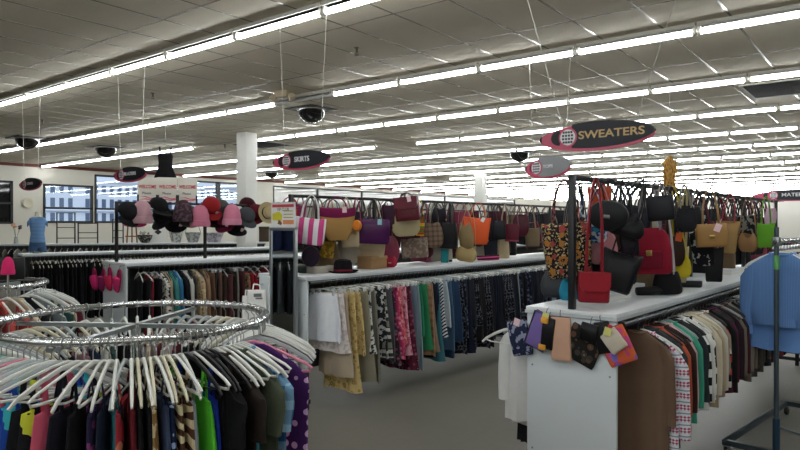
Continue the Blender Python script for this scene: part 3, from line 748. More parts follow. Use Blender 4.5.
# ---- trousers rack under the caps
CR = ['#15161a', '#1d1e22', '#7a2430', '#1b1b1e', C('print','#c8c4ba','#2b2b30'), '#a09078', '#3f7f7a', '#2f6a94', '#16171b', '#c9c8c2', '#19191c', C('floral','#b09c7c','#8a7454','#c9b894','#6f5c40'), '#5a4232', '#8c6f56', '#6b5040', '#26262a', '#6a5248', '#3d3128', '#5f3a3c', '#2c2522', '#8c8a82', '#4c2a2c', C('floral','#94745c','#6c4c38','#b89a7e','#4a3226'), '#8e1f30', '#a3202f', '#7e1a2a', '#641624', '#55131f', '#7c1a2c', '#4a1119', '#6a1524', '#5c1220', '#86202f', '#3a0f16', '#701828', '#9a2436', '#4c1220', '#621626', '#2f1014', '#58121e', '#7a1c2c', '#44121a', '#5e1623', '#380f15', '#6d1a28', '#501420']
CNM = ['black','jet black','dull red','black','black-and-white print','sand','teal','mid blue','black','off-white','black','beige patterned','dark brown','tan','chestnut','black','brown','dark olive','brick brown','espresso','warm grey','oxblood','tan flowered','crimson','bright crimson']
x = .13
for i, m in enumerate(CR):
    nm = CNM[i] if i < len(CNM) else rnd.choice(['dark red', 'maroon', 'burgundy', 'wine'])
    kd = 'jacket' if i in (4, 5, 6, 7, 8, 9, 10, 11, 13) else rnd.choice(['trousers', 'folded'])
    L = {'jacket': .74, 'trousers': 1.02, 'folded': .72}[kd]
    RC.garment(kd, C('plain', m) if isinstance(m, str) else m, rnd.choice(['black','clear','white']) if kd != 'trousers' else 'clip', x, f'{nm} {kd if kd != "folded" else "folded trousers"} on the rail under the caps, {nth(i+1)} from its white panel', 'clothes on the rail under the caps', L=L)
    x += .066
# ---- black trousers behind
x = .1
for i in range(86):
    m = rnd.choice(['#0f0f11', '#131317', '#17171c', '#101216'])
    RD.garment('trousers', C('plain', m), rnd.choice(['white','white','cream','wclip']), x, f'black trousers in the long row behind the caps rack, {nth(i+1)} from the window-side end', 'row of black trousers', L=1.05)
    x += .062
x = .1
for i in range(46):
    m = rnd.choice(['#26262c', '#5a5a5c', '#7b7468', '#3a4048', '#8b8b8a', '#4b3a3a'])
    RE.garment('shirt', C('plain', m), rnd.choice(['white','cream','clear','white']), x, f'blouse on a pale hanger on the farthest rack, {nth(i+1)} from the leftmost window', 'blouses on the farthest rack', L=.7, sleeve=0)
    x += .135
for i in range(26):
    q = rnd.randrange(4); m = [C('print','#1d1d22','#c9c9c6'), C('plain','#26262b'), C('leopard','#c9b9a0','#2a2220'), C('plain','#b9b6b0')][q]
    RT.garment('shirt', m, 'wtube', .1+.12*i, f'{["black-and-white printed","black","animal-print","pale"][q]} top on the far rack beyond the blue shirts, {nth(i+1)} along', 'tops on the far rack', L=.7, sleeve=.2)

# ------------------------------------------------------------------ round racks
class Ring:
    def __init__(s, lat, d, r, z): s.lat, s.d, s.r, s.z = lat, d, r, z
    def pt(s, al, rr=None, z=None):
        rr = s.r if rr is None else rr; return W(s.lat+rr*sin(al), s.d-rr*cos(al), s.z if z is None else z)
    def build(s, label):
        t = thing('round_clothing_rack', label, 'clothing rack', W(s.lat, s.d, 0), yaw_of(0), 'round chrome racks')
        z, r = s.z, s.r
        link('ring', MB().tube([(r*cos(TAU*i/72), r*sin(TAU*i/72), z) for i in range(72)], .0145, 10, closed=True), CHROME, t)
        jt = [R(-70), R(50), R(170)]
        for q in jt: link('ring_joint', MB().tube([(r*cos(q+e), r*sin(q+e), z) for e in (-.07, 0, .07)], .0165, 10), CHROME, t)
        for q in (R(84), R(-8)):
            link('cross_bar', MB().box(-r, r, -.013, .013, z-.034, z-.018, Matrix.Rotation(q, 4, 'Z')), STEEL, t)
        link('centre_post', MB().lathe([(.02,.12), (.02,z-.02), (.026,z-.02), (.026,z-.036), (.0,z-.036)], 14), CHROME, t)
        for q in (45, 135, 225, 315):
            link('leg', MB().tube([(.02*cos(R(q)), .02*sin(R(q)), .3), (.2*cos(R(q)), .2*sin(R(q)), .12), (.42*cos(R(q)), .42*sin(R(q)), .02), (.42*cos(R(q)), .42*sin(R(q)), .0)], .012, 8), CHROME, t)
        return t
RR = Ring(-1.10, 2.655, .528, 1.35); RR.build('round chrome rack crowded with tops and swimwear, nearest to the viewer')
def rg(ring, al, kind, mat, hk, label, group, **k):
    # garment plane is radial: its x axis points outward from the centre
    p0, p1 = ring.pt(al), ring.pt(al, ring.r+.1); dv = p1-p0
    yaw = math.atan2(dv.y, dv.x)+R(k.pop('turn', rnd.uniform(-7, 7)))
    return garment(kind, mat, hk, ring.pt(al), yaw, label, group, seed=rnd.randrange(99), **k)
FR = [ # angle, kind, cloth, hanger, words, length
 (-40,'tank','#d0d0cc','clear','pale grey tank top',.75), (-36,'shirt','#86b79c','teal','mint green shirt',.7), (-32,'tank','#9cc2ab','teal','pale green tank top',.72), (-28.5,'tank','#d5d8d6','clear','white camisole',.7), (-25,'tank','#c77c88','clear','rose pink camisole',.72), (-22,'swim','#d08a98','clear','light pink swimsuit',.72), (-19,'tank','#cf7f92','pink','pink top with looped straps',.74), (-16,'tank','#23222a','clear','black camisole',.7), (-13,'tank','#b7566a','clear','raspberry top',.76), (-10,'swim',C('print','#1f3f9a','#38a0c0','#1a2552',scale=.7),'clear','royal blue and turquoise swimsuit',.78), (-7,'swim',C('print','#23479c','#3db0b8','#17204a',scale=.6),'white','deep blue flowered swimsuit',.74),
 (-4,'tank','#17171b','clear','black ribbed tank',.72), (-1,'swim',C('print','#1b1b20','#c9d03c','#33333a',scale=.6),'clear','black swimsuit with lime splashes',.78), (2,'tank','#cf5a72','clear','coral pink bikini top',.7), (5,'tank','#1c1c26','clear','blue-black tank',.75), (8,'tank','#16161a','white','plain black tank',.72), (11,'tank',C('floral','#2a2440','#5b4a8c','#7a3a6a','#b8a0c8'),'clear','violet flowered top',.74), (13.5,'tank','#1e2536','white','navy tank',.72), (16,'tank','#1f5f68','white','dark teal top',.73), (18.5,'swim',C('print','#a5323c','#2a2a30','#d07a60',scale=.7),'clear','red printed swimsuit',.76), (21,'tank','#6a1f28','clear','wine tank top',.72),
 (23,'tank','#121214','cream','black halter top',.76), (25.2,'tank','#151518','white','matt black tank',.74), (27.4,'tank',C('print','#c9b48c','#8a6a40'),'cream','straw-coloured crochet top',.7), (29.6,'tank','#3a4660','white','faded navy camisole',.73), (31.8,'swim',C('dots','#16203c','#8fa3c8',scale=1.6),'cream','navy swimsuit with tiny dots',.78), (34,'tank',C('zebra','#d8c8a2','#4a3020'),'cream','cream and brown zebra top',.75), (36.5,'tank',C('zebra','#cdbd98','#55382a',scale=.8),'clear','tan zebra-striped top',.72), (39,'tank','#8a9298','clear','grey camisole',.7), (41.5,'tank','#58c234','black','bright lime green top',.4), (44,'tank','#2038a0','clear','cobalt blue tank',.8), (46.5,'tank','#17171a','black','black top on a black hanger',.74),
 (49,'shirt','#121214','black','black shirt with white edging',.72), (51.5,'tank','#5a4a42','black','taupe tank',.74), (54,'shirt','#2c2421','white','dark brown blouse',.74), (57,'tank','#211c1b','white','espresso blouse',.76), (60,'tank',C('plaid','#3f8a94','#1f4a58'),'clear','aqua checked top',.6), (62.5,'shirt','#4a5040','wtube','olive green shirt',.8), (65,'tank',C('print','#2d6aa0','#1a3a66','#5a9ac0'),'white','mid-blue printed top',.62), (67.5,'shirt',C('plaid','#2c5a86','#8ab0c8'),'white','blue plaid shirt',.75), (69.5,'tank','#d03844','clear','bright red top with white drawstring',.72), (78,'dress',C('dots','#42205a','#cfa9d6',scale=1.25),'pink','purple dress with big lilac dots',.95), (84,'tank',C('floral','#d0a0a8','#8a3a58','#5a2a48','#e6c8cc'),'clear','pale pink flowered top',.7),
 (86,'tank','#17171a','black','black top on a broad black hanger',.62), (89.5,'tank','#d8d8d6','white','white camisole at the right-hand side',.62), (93,'tank','#c9ccd2','white','silver-grey blouse',.62), (97,'tank','#2e3a56','white','ink blue tank',.64), (101,'tank','#d2c8b8','white','ivory tank',.62), (105,'tank','#a8a8a6','white','light grey tank',.62), (110,'tank','#6f7a88','white','steel blue shirt',.62)]
for a, kd, m, hk, nm, L in FR:
    rg(RR, R(a), kd, C('plain', m) if isinstance(m, str) else m, rnd.choice(['clear','wtube','white']) if hk == 'clear' else hk, f'{nm} on the round rack nearest the viewer', 'tops on the near round rack', L=L+.1, sleeve={'shirt': .2}.get(kd, 0), scale=1.14 if kd == 'dress' else 1.0, **({'turn': -62*min(1, (12-a)/18)} if a < 12 else {}))
a = 115; i = 0
BCOL = ['#d6d6d2', '#2a2a30', '#8f9a9c', '#c2b49c', '#20304a', '#e0dcd4', '#6f2c38', '#3a5a54', '#b98a94', '#17171a']; BN = ['white', 'charcoal', 'grey', 'sand', 'navy', 'ivory', 'maroon', 'bottle green', 'dusky pink', 'black']
while a < 312:
    q = rnd.randrange(10); i += 1
    rg(RR, R(a), 'tank', C('plain', BCOL[q]), rnd.choice(['white','cream','white','clear']), f'{BN[q]} tank top on the far half of the near round rack, {nth(i)} along', 'tops on the near round rack', L=.72); a += 6.2
R2 = Ring(-2.93, 4.35, .45, 1.33); R2.build('round chrome rack behind the nearest one, partly outside the view')
for i in range(30):
    a = -75+i*7.5; q = rnd.randrange(10)
    rg(R2, R(a), rnd.choice(['tank','shirt']), C('plain', '#b04a44' if i in (17, 18) else BCOL[q]), rnd.choice(['white','white','clear','cream']), f'{"brick red" if i in (17,18) else BN[q]} top on the second round rack, {nth(i+1)} round its near side', 'tops on the second round rack', L=.72, sleeve=.2)

# rack just outside the view on the window side; the standing mirror faces it
RF = Rack(-5.3, 4.9, 4.0, 2.8, .7)
RF.build('rack of grey and black clothes that the standing mirror faces', [.1, 2.7], BAR, panel=False)
for i in range(20):
    RF.garment('jacket', C('plain', ['#4c5052','#17181b','#8b8f8f','#202226'][i % 4]), 'white', .2+.125*i, f'{["grey","black","pale grey","charcoal"][i%4]} jacket on the rack facing the mirror, {nth(i+1)} along', 'jackets on the rack facing the mirror', L=.85)
for i in range(9):
    garment('jacket', C('plain','#1c2340'), 'black', RF.pt(.3+.27*i, .35, BAR-.015), RF.yaw+R(25), f'navy coat hung over the rack facing the mirror, {nth(i+1)} along', 'navy coats over the rack facing the mirror', L=.72, seed=i)
# ------------------------------------------------------------------ rolling rack with blue shirts
GP = plain('blue_grey_pipe', '#55636c', .35, .7)
BL = W(2.68, 4.54); byaw = yaw_of(46)
t = thing('rolling_rack', 'grey steel pipe rack on wheels holding blue shirts', 'clothing rack', BL, byaw)
link('upright', MB().tube([(0,0,.1), (0,0,1.72)], .0165, 12), GP, t)
link('upright', MB().tube([(1.5,0,.1), (1.5,0,1.72)], .0165, 12), GP, t)
link('sleeve_socket', MB().tube([(0,0,.09), (0,0,.36)], .024, 12), plain('blue_socket', '#2f4a60', .4, .5), t)
link('hanging_rail', MB().tube([(-.03,0,1.615), (1.55,0,1.615)], .014, 10), CHROME, t)
link('rail_fitting', MB().bbox(-.03, .03, -.024, .024, 1.585, 1.65, .006), STEEL, t)
link('green_tape', MB().tube([(0,0,1.42), (0,0,1.52)], .0185, 12), plain('green_tape', '#5fa35c', .5), t)
link('base_bar', MB().bbox(-.02, .02, -.34, .34, .085, .125, .004), GP, t)
link('base_bar', MB().bbox(1.48, 1.52, -.34, .34, .085, .125, .004), GP, t)
link('base_bar', MB().bbox(-.02, 1.52, .32, .36, .085, .125, .004), GP, t)
link('base_bar', MB().bbox(-.02, 1.52, -.36, -.32, .085, .125, .004), GP, t)
link('brace', MB().tube([(0,0,.3), (.42,-.33,.12)], .007, 6), GP, t)
for x, yy in ((0,.33), (0,-.33), (1.5,.33), (1.5,-.33)):
    c = link('caster', MB().bbox(x-.016, x+.016, yy-.022, yy+.022, .055, .088, .003), STEEL, t)
    link('wheel', MB().lathe([(.012,-.014), (.036,-.014), (.04,-.008), (.04,.008), (.036,.014), (.012,.014)], 20, Matrix.Translation((x, yy, .04)) @ Matrix.Rotation(PI/2, 4, 'X')), BLACKP, c)
BS = [('pin','#6387bb','#5577a8','blue ribbed shirt facing the aisle'), ('plain','#6f9ad8','longer bright blue shirt'), ('plain','#15161b','long black shirt'), ('plain','#1d2029','blue-black shirt'), ('plain','#27324a','navy shirt'), ('pin','#5a78a8','#476494','blue striped shirt'), ('plain','#56739e','dusty blue shirt'), ('plain','#2c2f38','charcoal shirt'), ('plain','#4d6b96','soft blue shirt'), ('plain','#34415a','slate blue shirt')]
BSL = [.54, .7, .72, .72, .74, .6, .7, .72, .6, .72]
for i, b in enumerate(BS):
    x = .1+.075*i; p = BL+Vector((cos(byaw)*x, sin(byaw)*x, 1.615))
    garment('sweater', C(b[0], *b[1:-1]), 'cream' if i % 2 else 'teal' if i == 3 else 'white', p, byaw+PI/2+R(rnd.uniform(-5, 5)), f'{b[-1]} on the steel pipe rack, {nth(i+1)} from its taped upright', 'blue shirts on the pipe rack', L=BSL[i], sleeve=.4 if i == 0 else .45, seed=i, scale=1.14)
# ------------------------------------------------------------------ bags on the pegs
def facing(p, jit=0):   # local -y looks back at the eye
    return math.atan2(-p.x, p.y)+R(jit)
def put_bag(rk, yoff, cx, ytop, w, h, name, shape, mat, label, group, jit=None, bar=BAR, drop=None, **k):
    x, d = rk.x_at(cx, rk.w/2+yoff); p = rk.pt(x, rk.w/2+yoff, bar-.012)
    ztop = EYE-(ytop-HOR)/F*d; dr = bar-.012-ztop if drop is None else drop
    if dr < .05: p.z += .05-dr; dr = .05
    hh = h/F*d; hh = min(hh, p.z-dr-rk.zs-.012)
    return bag(name, shape, p, facing(p, rnd.uniform(-16, 16) if jit is None else jit), w/F*d*1.08, hh*1.04, dr, mat, label, group, **k)
rnd = random.Random(21)
def bl(c, r=.42): return C('plain', c, rough=r)
GK, GS = 'handbags above the skirts rack', 'handbags above the sweaters rack'
BRASS = plain('bag_brass', '#b49a5a', .3, 1.0)
STRAW = C('weave','#b9935c','#9a763f')
K1, K2, K3 = -.12, -.26, .02
for a in [
 (K2,312,217,31,26,'tote_bag','tote',C('vstripe','#c0447e','#d9d3d6',scale=.75),'pink and white striped tote with white rope handles',dict(handle=C('plain','#d5d5d2'))),
 (K1,314,246,17,20,'pouch_bag','round',bl('#2c1f30'),'small round dark purple purse under the striped tote',dict(strap=1)),
 (K1,337,207,34,32,'straw_basket','basket',STRAW,'straw basket bag with magenta rim and loop handles',dict(handle=C('plain','#8d2456'),rim=C('plain','#7c1f4c'),tagc=TAGP)),
 (K2,356.5,220,8,11,'pompom_charm','round',C('plain','#d07a2c'),'orange ball purse on a magenta strap beside the straw basket',dict(strap=1,handle=C('plain','#a02c5c'),t=.1)),
 (K1,346,230,18,17,'tote_bag','tote',bl('#bfae8c'),'plain beige tote behind the straw basket',{}),
 (K3,331,240,14,17,'tote_bag','tote',C('print','#b8953a','#8c6a24'),'mustard woven bag low beside the straw basket',{}),
 (K2,375,219,30,24,'tote_bag','satchel',C('plain','#4a1f4e',rough=.2),'glossy purple bag with a pale blue tag',dict(handle=bl('#2a1230'),tagc=plain('blue_tag','#8fc0d0',.6),t=.12)),
 (K1,374,242,29,14,'clutch_bag','pouch',bl('#c4b08c'),'open beige clutch below the glossy purple bag',dict(strap=1,flap=(bl('#cdbb98'),.5))),
 (K2,406,197,23,23,'satchel','satchel',bl('#5a2028'),'burgundy satchel with a folded flap, high on the rail',dict(flap=(bl('#632530'),.5),tagc=TAGP)),
 (K1,404,209,27,27,'shoulder_bag','slouch',bl('#c3b68e'),'cream shoulder bag behind the burgundy satchel',dict(strap=1)),
 (K2,420.5,217,8,18,'pouch_bag','pouch',C('hstripe','#c2342c','#2f8a3c','#d8b82e',scale=1.6),'red, yellow and green banded pouch',dict(strap=1)),
 (K1,432,221,18,25,'handbag','slouch',C('plaid','#7a6554','#54443a',scale=1.4),'brown checked handbag beside the banded pouch',dict(strap=2,handle=bl('#3c2c24'))),
 (K1,449,223,20,25,'handbag','bucket',bl('#1a1a1c'),'plain black bucket bag left of the brown purses',{}),
 (K3,412,238,25,19,'handbag','satchel',C('print','#75655a','#8f8274'),'grey-brown bag hanging low behind the cream one',{}),
 (K3,424,243,18,14,'handbag','slouch',bl('#4a1c22'),'dark red purse hanging low under the checked bag',{}),
 (K3,398,233,14,15,'handbag','tote',bl('#3a1a20'),'oxblood tote peeping out below the cream bag',{}),
 (K2,479,217,26,26,'tote_bag','tote',bl('#d2562a',.5),'bright orange square tote with long thin straps',dict(t=.11,tagc=PAPER)),
 (K1,490,240,13,20,'tote_bag','tote',C('plain','#22242c'),'black cloth tote below the orange one',{}),
 (K2,470,247,20,20,'handbag','slouch',bl('#a08a5c'),'flat khaki purse hanging low under the orange tote',dict(strap=1)),
 (K1,463,222,14,28,'handbag','slouch',bl('#8a7650'),'tan crossbody with a long strap left of the orange tote',dict(strap=1)),
 (K1,496,221,14,18,'handbag','satchel',bl('#1e2026'),'black handbag right of the orange tote',{}),
 (K2,513,224,13,17,'handbag','pouch',bl('#5c1c2a'),'maroon flat purse with a pale edge',dict(trim=bl('#8a4050'),strap=1)),
 (K1,505,238,12,20,'handbag','bucket',bl('#b0a080'),'stone bucket bag low on the rail beyond the orange tote',{}),
 (K1,522,214,16,22,'handbag','slouch',bl('#4a1a26'),'wine slouch bag before the tapestry tote',{}),
 (K1,530,228,14,18,'handbag','tote',bl('#7b6a50'),'olive-tan tote before the tapestry tote',{}),
 (K3,356,212,12,26,'handbag','tote',bl('#241a2a'),'dark aubergine bag between basket and purple bag',{}),
 (K3,388,205,13,24,'handbag','tote',bl('#3d1730'),'deep plum bag behind the burgundy satchel',{}),
 (K3,440,206,14,18,'handbag','slouch',bl('#23202a'),'ink slouch bag above the checked handbag',{}),
 (K3,292,206,12,22,'handbag','tote',C('print','#d05a34','#23202a'),'orange and black strap bag at the frame corner',{}),
 (K3,301,204,12,20,'handbag','tote',bl('#8c2c5c'),'magenta bag behind the striped tote',{}),
]:
    put_bag(RK, *a[:5], a[5], a[6], a[7], a[8]+', above the skirts rack' if len(a[8].split()) < 9 else a[8], GK, **a[9])
FC = [('#1b1b1e','black'), ('#2a2024','brown-black'), ('#4a1824','maroon'), ('#6d5a44','tan'), ('#3a2a24','chocolate'), ('#8a3a50','rose'), ('#20242c','navy'), ('#a9a090','stone'), ('#5c1a26','wine')]
for i in range(44):
    q = rnd.randrange(9); x = .25+i*.19; p = RK.pt(x, RK.w/2+rnd.choice((.1, .2)), BAR-.012)
    h = rnd.uniform(.28, .36)
    bag('handbag', rnd.choice(('tote','slouch','satchel','bucket')), p, facing(p, rnd.uniform(-30, 30)), rnd.uniform(.24, .36), h, rnd.choice((.05, .1, .14, .25, .4)), bl(FC[q][0]), f'{FC[q][1]} bag on the hidden side of the skirts rail, {nth(i+1)} from the mirror', GK)
for i in range(36):
    q = rnd.randrange(9); x = .2+i*.24; p = RN.pt(x, .28, BAR-.012)
    bag('handbag', rnd.choice(('tote','slouch','bucket')), p, facing(p, rnd.uniform(-30, 30)), rnd.uniform(.26, .36), rnd.uniform(.3, .42), rnd.choice((.05, .1, .15, .25)), bl(FC[q][0]), f'{FC[q][1]} bag on the rail one aisle behind the skirts, {nth(i+1)} along', 'bags on the rail one aisle behind')
# sweaters rack
S1, S2, S3 = .12, -.13, -.26
TAP = C('tapestry','#1c1718','#8c3c38','#96652f','#a8946e',scale=1.75)
for a in [
 (.16,564,221,45,53,'tote_bag','tote',TAP,'big tapestry tote of red and gold flowers on black',dict(handle=C('print','#2a1c1c','#8a4a48'),t=.2,jit=6)),
 (S1,598,187,21,24,'tote_bag','tote',bl('#c4502c',.5),'orange tote high behind the front upright',dict(t=.1)),
 (S1,589,213,23,28,'drawstring_bag','drawn',C('print','#e0e4ea','#2f5aa0','#3fa0b0',scale=1.1),'blue and white drawstring pouch beside the front upright',dict(strap=1)),
 (.06,600,229,28,34,'shoulder_bag','slouch',bl('#c98a90'),'salmon pink shoulder bag behind the red crossbody',dict(strap=1)),
 (S2,611,200,36,30,'round_bag','round',bl('#1d1e21'),'black round bag with a small pale mark',dict(clasp=plain('pewter','#8a8a86',.4,.8),strap=1,t=.09)),
 (S2,596,272,28,29,'crossbody_bag','satchel',bl('#8e1f2c'),'red crossbody bag on long red straps, low over the shelf',dict(flap=(bl('#98242f'),.62),t=.1,jit=8)),
 (S1,580,268,15,30,'handbag','satchel',bl('#3c2420'),'dark brown box bag behind the red crossbody',dict(strap=1)),
 (S3,641,217,36,22,'handbag','slouch',bl('#131316'),'black slouch bag with a white edge, high over the crimson one',dict(strap=2,roll=18)),
 (S2,648,228,36,44,'backpack','backpack',C('plain','#8a1a2e'),'crimson backpack with grey straps among the black bags',dict(handle=C('plain','#7f7a80'),pocket=C('plain','#74162a'),clasp=BRASS)),
 (S3,644,255,36,40,'tote_bag','tote',bl('#16161a'),'big black tote hanging aslant low over the shelf',dict(strap=2,t=.14,roll=15)),
 (S2,661,272,26,26,'handbag','bucket',C('plain','#1a1a1d'),'black cloth bucket bag beside the big black tote',dict(handle=C('plain','#b9b4b4'))),
 (S2,622,214,18,40,'handbag','tote',bl('#211a22'),'blackish plum tote behind the round bag',{}),
 (S2,674,256,18,22,'handbag','slouch',C('plain','#c8b52c'),'yellow slouch bag right of the crimson backpack',{}),
 (S2,671,233,20,32,'handbag','slouch',bl('#33231d'),'dark brown bag with an orange tag above the yellow one',dict(tagc=plain('orange_tag','#d8622c',.6))),
 (S2,685.5,247,11,35,'tote_bag','tote',C('plain','#b3a67c'),'tall beige bag right of the yellow one',dict(t=.08)),
 (S3,657,196,24,24,'handbag','satchel',bl('#1b1b20'),'black satchel high at the second gap of the rail',{}),
 (S3,684,206,18,26,'handbag','slouch',C('plain','#222226'),'black and stone bag above the tall beige one',dict(handle=C('plain','#8d8878'))),
 (S2,696,228,20,36,'handbag','tote',C('print','#1c1c20','#a9adac',scale=.8),'black-and-white patterned tote behind the tan handbag',{}),
 (S3,709,224,27,22,'handbag','satchel',bl('#a07a48'),'tan handbag with big loop handles and a pink tag',dict(tagc=TAGP,clasp=BRASS)),
 (S2,731,221,20,31,'tote_bag','tote',C('weave','#a8895a','#8f7144'),'woven tan tote right of the tan handbag',dict(handle=C('plain','#a8404e'))),
 (S3,716,246,16,34,'tote_bag','tote',bl('#18181b'),'black tote hanging low under the tan handbag',{}),
 (S3,748,232,16,19,'handbag','slouch',bl('#8a6640'),'brown saddle bag right of the woven tote',dict(strap=1)),
 (S2,748,215,16,22,'handbag','tote',C('print','#17171a','#6a665e'),'dark patterned tote over the brown saddle bag',{}),
 (S3,766,223,15,24,'tote_bag','tote',C('plain','#5e9a2c'),'lime green cloth bag near the far end of the rail',{}),
 (S2,772,208,10,18,'handbag','slouch',C('plain','#b79aa6'),'mauve bag above the lime green one',{}),
]:
    put_bag(RS, *a[:5], a[5], a[6], a[7], a[8]+', above the sweaters rack' if len(a[8].split()) < 9 else a[8], GS, **a[9])
for i in range(44):
    q = rnd.randrange(9); x = .5+i*.115; p = RS.pt(x, RS.w/2+(.1 if i % 3 else .2), BAR-.012); q = q if rnd.random() < .5 else 0
    bag('handbag', rnd.choice(('tote','slouch','satchel','bucket')), p, facing(p, rnd.uniform(-35, 35)), rnd.uniform(.2, .32), .3, rnd.choice((.14,.2,.26,.32,.4,.44)), bl(FC[q][0]), f'{FC[q][1]} bag among those crowded on the sweaters rail, {nth(i+1)} from the front upright', GS)

# ------------------------------------------------------------------ caps and knit hats
GC = 'caps and knit hats over the trousers rack'
def cpos(cx, cy, y): x, d = RC.x_at(cx, RC.w/2+y); p = RC.pt(x, RC.w/2+y); p.z = EYE-(cy-HOR)/F*d; return p, d
CP = [('cap',127,212,'#17171a','black cap at the left end, nearest the frame corner'), ('beanie',142,208,'#b08a92','dusty pink knit hat high on the rail',-.1), ('cap',134,219,'#c03a6c','hot pink cap under the dusty pink hat'), ('cap',158,207,'#131315','black cap right of the dusty pink hat'), ('cap',163,216,'#1b1a1d','soft black cap under the others'), ('cap',176,219,'#101012','big black cap in the middle'), ('beanie',183,207,'#3d2c33','mottled dark knit hat',-.1), ('cap',189,215,'#6a645c','grey-brown cap'),
 ('beanie',200,212,'#c9788f','pink knit hat left of the red caps',-.14), ('cap',211,206,'#8e1f22','red cap with a yellow tag'), ('cap',220,208,'#4a4e4a','grey-green cap'), ('cap',213,219,'#2b1a1e','dark wine cap low behind'), ('beanie',232,211,'#d07f98','lighter pink knit hat',-.14), ('cap',226,220,'#7a2440','raspberry cap low behind the pink hat'), ('cap',247,206,'#3d1018','maroon cap'), ('cap',246,216,'#43464a','slate grey cap with a pink front'), ('cap',256,213,'#57141f','wine cap'), ('cap',236,226,'#161618','black cap low on the rail')]
for i, c in enumerate(CP):
    p, d = cpos(c[1], c[2], (-.2, -.05, .1)[i % 3] if len(c) == 5 else c[5]-.12)
    m = C('plain', c[3]) if 'mottled' not in c[4] else C('print','#3d2c33','#5a4650')
    lab = c[4]+', over the trousers rack'
    if c[0] == 'beanie': beanie(p+Vector((0,0,.1)), facing(p), m, lab, GC, r=.125, h=.3, cuff=C('plain', '#d88fa6') if 'lighter' in c[4] else None)
    else: cap(p, facing(p, rnd.uniform(-50, 50)), m, lab, GC, r=.125, tilt=R(rnd.uniform(20, 60)), tagm=TAGP if i % 4 == 1 else plain('yellow_tag','#d9b23c',.6) if 'yellow' in c[4] else None)
p, d = cpos(267, 213, -.2)
brimmed(p, (R(80), 0, facing(p, 35)), C('weave','#c2b08a','#a8946a'), 'straw hat with dark band hanging by the sign holder', GC, band=C('plain','#2a2230'), r=.09, br=.165, h=.1, name='straw_hat')
p = RC.pt(.5, -.05, 1.25); 
# pink slippers pegged on the white panel of the trousers rack
PS = C('plain','#c02868')
for i, (px, py, c, lab) in enumerate(((96,279,'#c42a6a','hot pink slipper at the left of the white panel'), (104,280,'#8a2458','dark pink slipper with a black strap on the white panel'), (111,279,'#c02a4e','red-pink slipper in the middle of the white panel'), (119.5,281,'#d0356f','bright pink slipper at the right of the white panel'))):
    x0 = RC.pt(-.06, .4); p = RC.pt(-.06, .4); 
    s = (px-400)/F; cc = -.06+RC.lat*RC.e[0]+RC.d*RC.e[1]; tt = cc/(s*RC.e[0]+RC.e[1]); p = at_depth(px, py, tt)
    o = thing('slipper', lab, 'slipper', p, RC.yaw-PI/2, 'pink slippers on the white panel'); o.rotation_euler[1] = R((-18, 10, -6, 14)[i]); o.scale = (1.45, 1.2, 1.3)
    link('sole', MB().loft([[Vector((w*cos(TAU*k/18), -.0+yy, hgt*sin(TAU*k/18)+zz)) for k in range(18)] for yy, w, hgt, zz in ((0,.04,.115,0), (-.012,.044,.12,0), (-.02,.042,.117,0))]), C('plain', '#8c1c48'), o)
    link('upper', MB().loft([[Vector((w*cos(PI*k/12+0), -.018-dd*sin(PI*k/12), zz)) for k in range(13)] for zz, w, dd in ((-.11,.016,.012), (-.09,.034,.03), (-.04,.044,.042), (.01,.044,.05), (.035,.042,.046))]), C('plain', c), o)
    link('peg_loop', MB().tube([(0,-.01,.1), (0,-.012,.14), (0,0,.15)], .003, 5), BLACK, o)
p = RC.pt(.25, .05, 1.25)
# clothes seen low by the mirror: white carrier bags
def facef(px, py, d): return at_depth(px, py, d)
for px, py, w, h, d, lab, lg in ((247.5,289,.05,.42,5.75,'plain white carrier bag at the foot of the maroon trousers',0), (256.5,283,.085,.48,5.68,'white carrier bag with a small grey print beside the mirror',1)):
    p = at_depth(px, py-1, d)
    o = thing('carrier_bag', lab, 'bag', p, facing(p), 'white carrier bags beside the mirror')
    link('body', MB().loft([rrect(w*q, .05*tq, -.07-h*u) for u, q, tq in ((0,.9,.3), (.05,.95,.5), (.5,1,1), (.95,1,.9), (1,.95,.6))]), PAPER, o)
    for sg in (-1, 1): link('handle', MB().tube([(-w*.4,sg*.01,-.08), (-w*.3,sg*.006,-.02), (0,0,-.02), (w*.3,sg*.006,-.03), (w*.4,sg*.01,-.08)], .006, 6), PAPER, o)
    if lg: link('print', MB().box(-w*.3, w*.5, -.0335, -.031, -.13, -.1).box(-w*.1, w*.6, -.0335, -.031, -.15, -.137), plain('grey_print','#77797c',.6), o)
p = at_depth(265.5, 276, 5.82)
bq = p; o = thing('display_board', 'plain white upright board between the carrier bags and the mirror', 'board', (p.x, p.y, 0), RK.yaw-PI/2)
link('panel', MB().bbox(-.075, .055, -.012, .012, .3, p.z, .003), plain('white_end_panel', '#d3dadd', .4), o); link('foot', MB().bbox(-.075, .055, -.12, .12, 0, .03, .004).box(-.03, .01, -.01, .01, .03, .3), BLACK, o)

inv = Matrix.Rotation(-(RK.yaw-PI/2), 4, 'Z')
for px, py, d in ((247.5, 288, 5.75), (256.5, 282, 5.68)):
    q = inv @ (at_depth(px, py, d)-Vector((bq.x, bq.y, 0)))
    link('hook_arm', MB().tube([(-.03, 0, q.z-.03), (q.x+.02, q.y, q.z-.03), (q.x-.02, q.y, q.z-.03), (q.x-.03, q.y, q.z-.01)], .005, 6), STEEL, o)
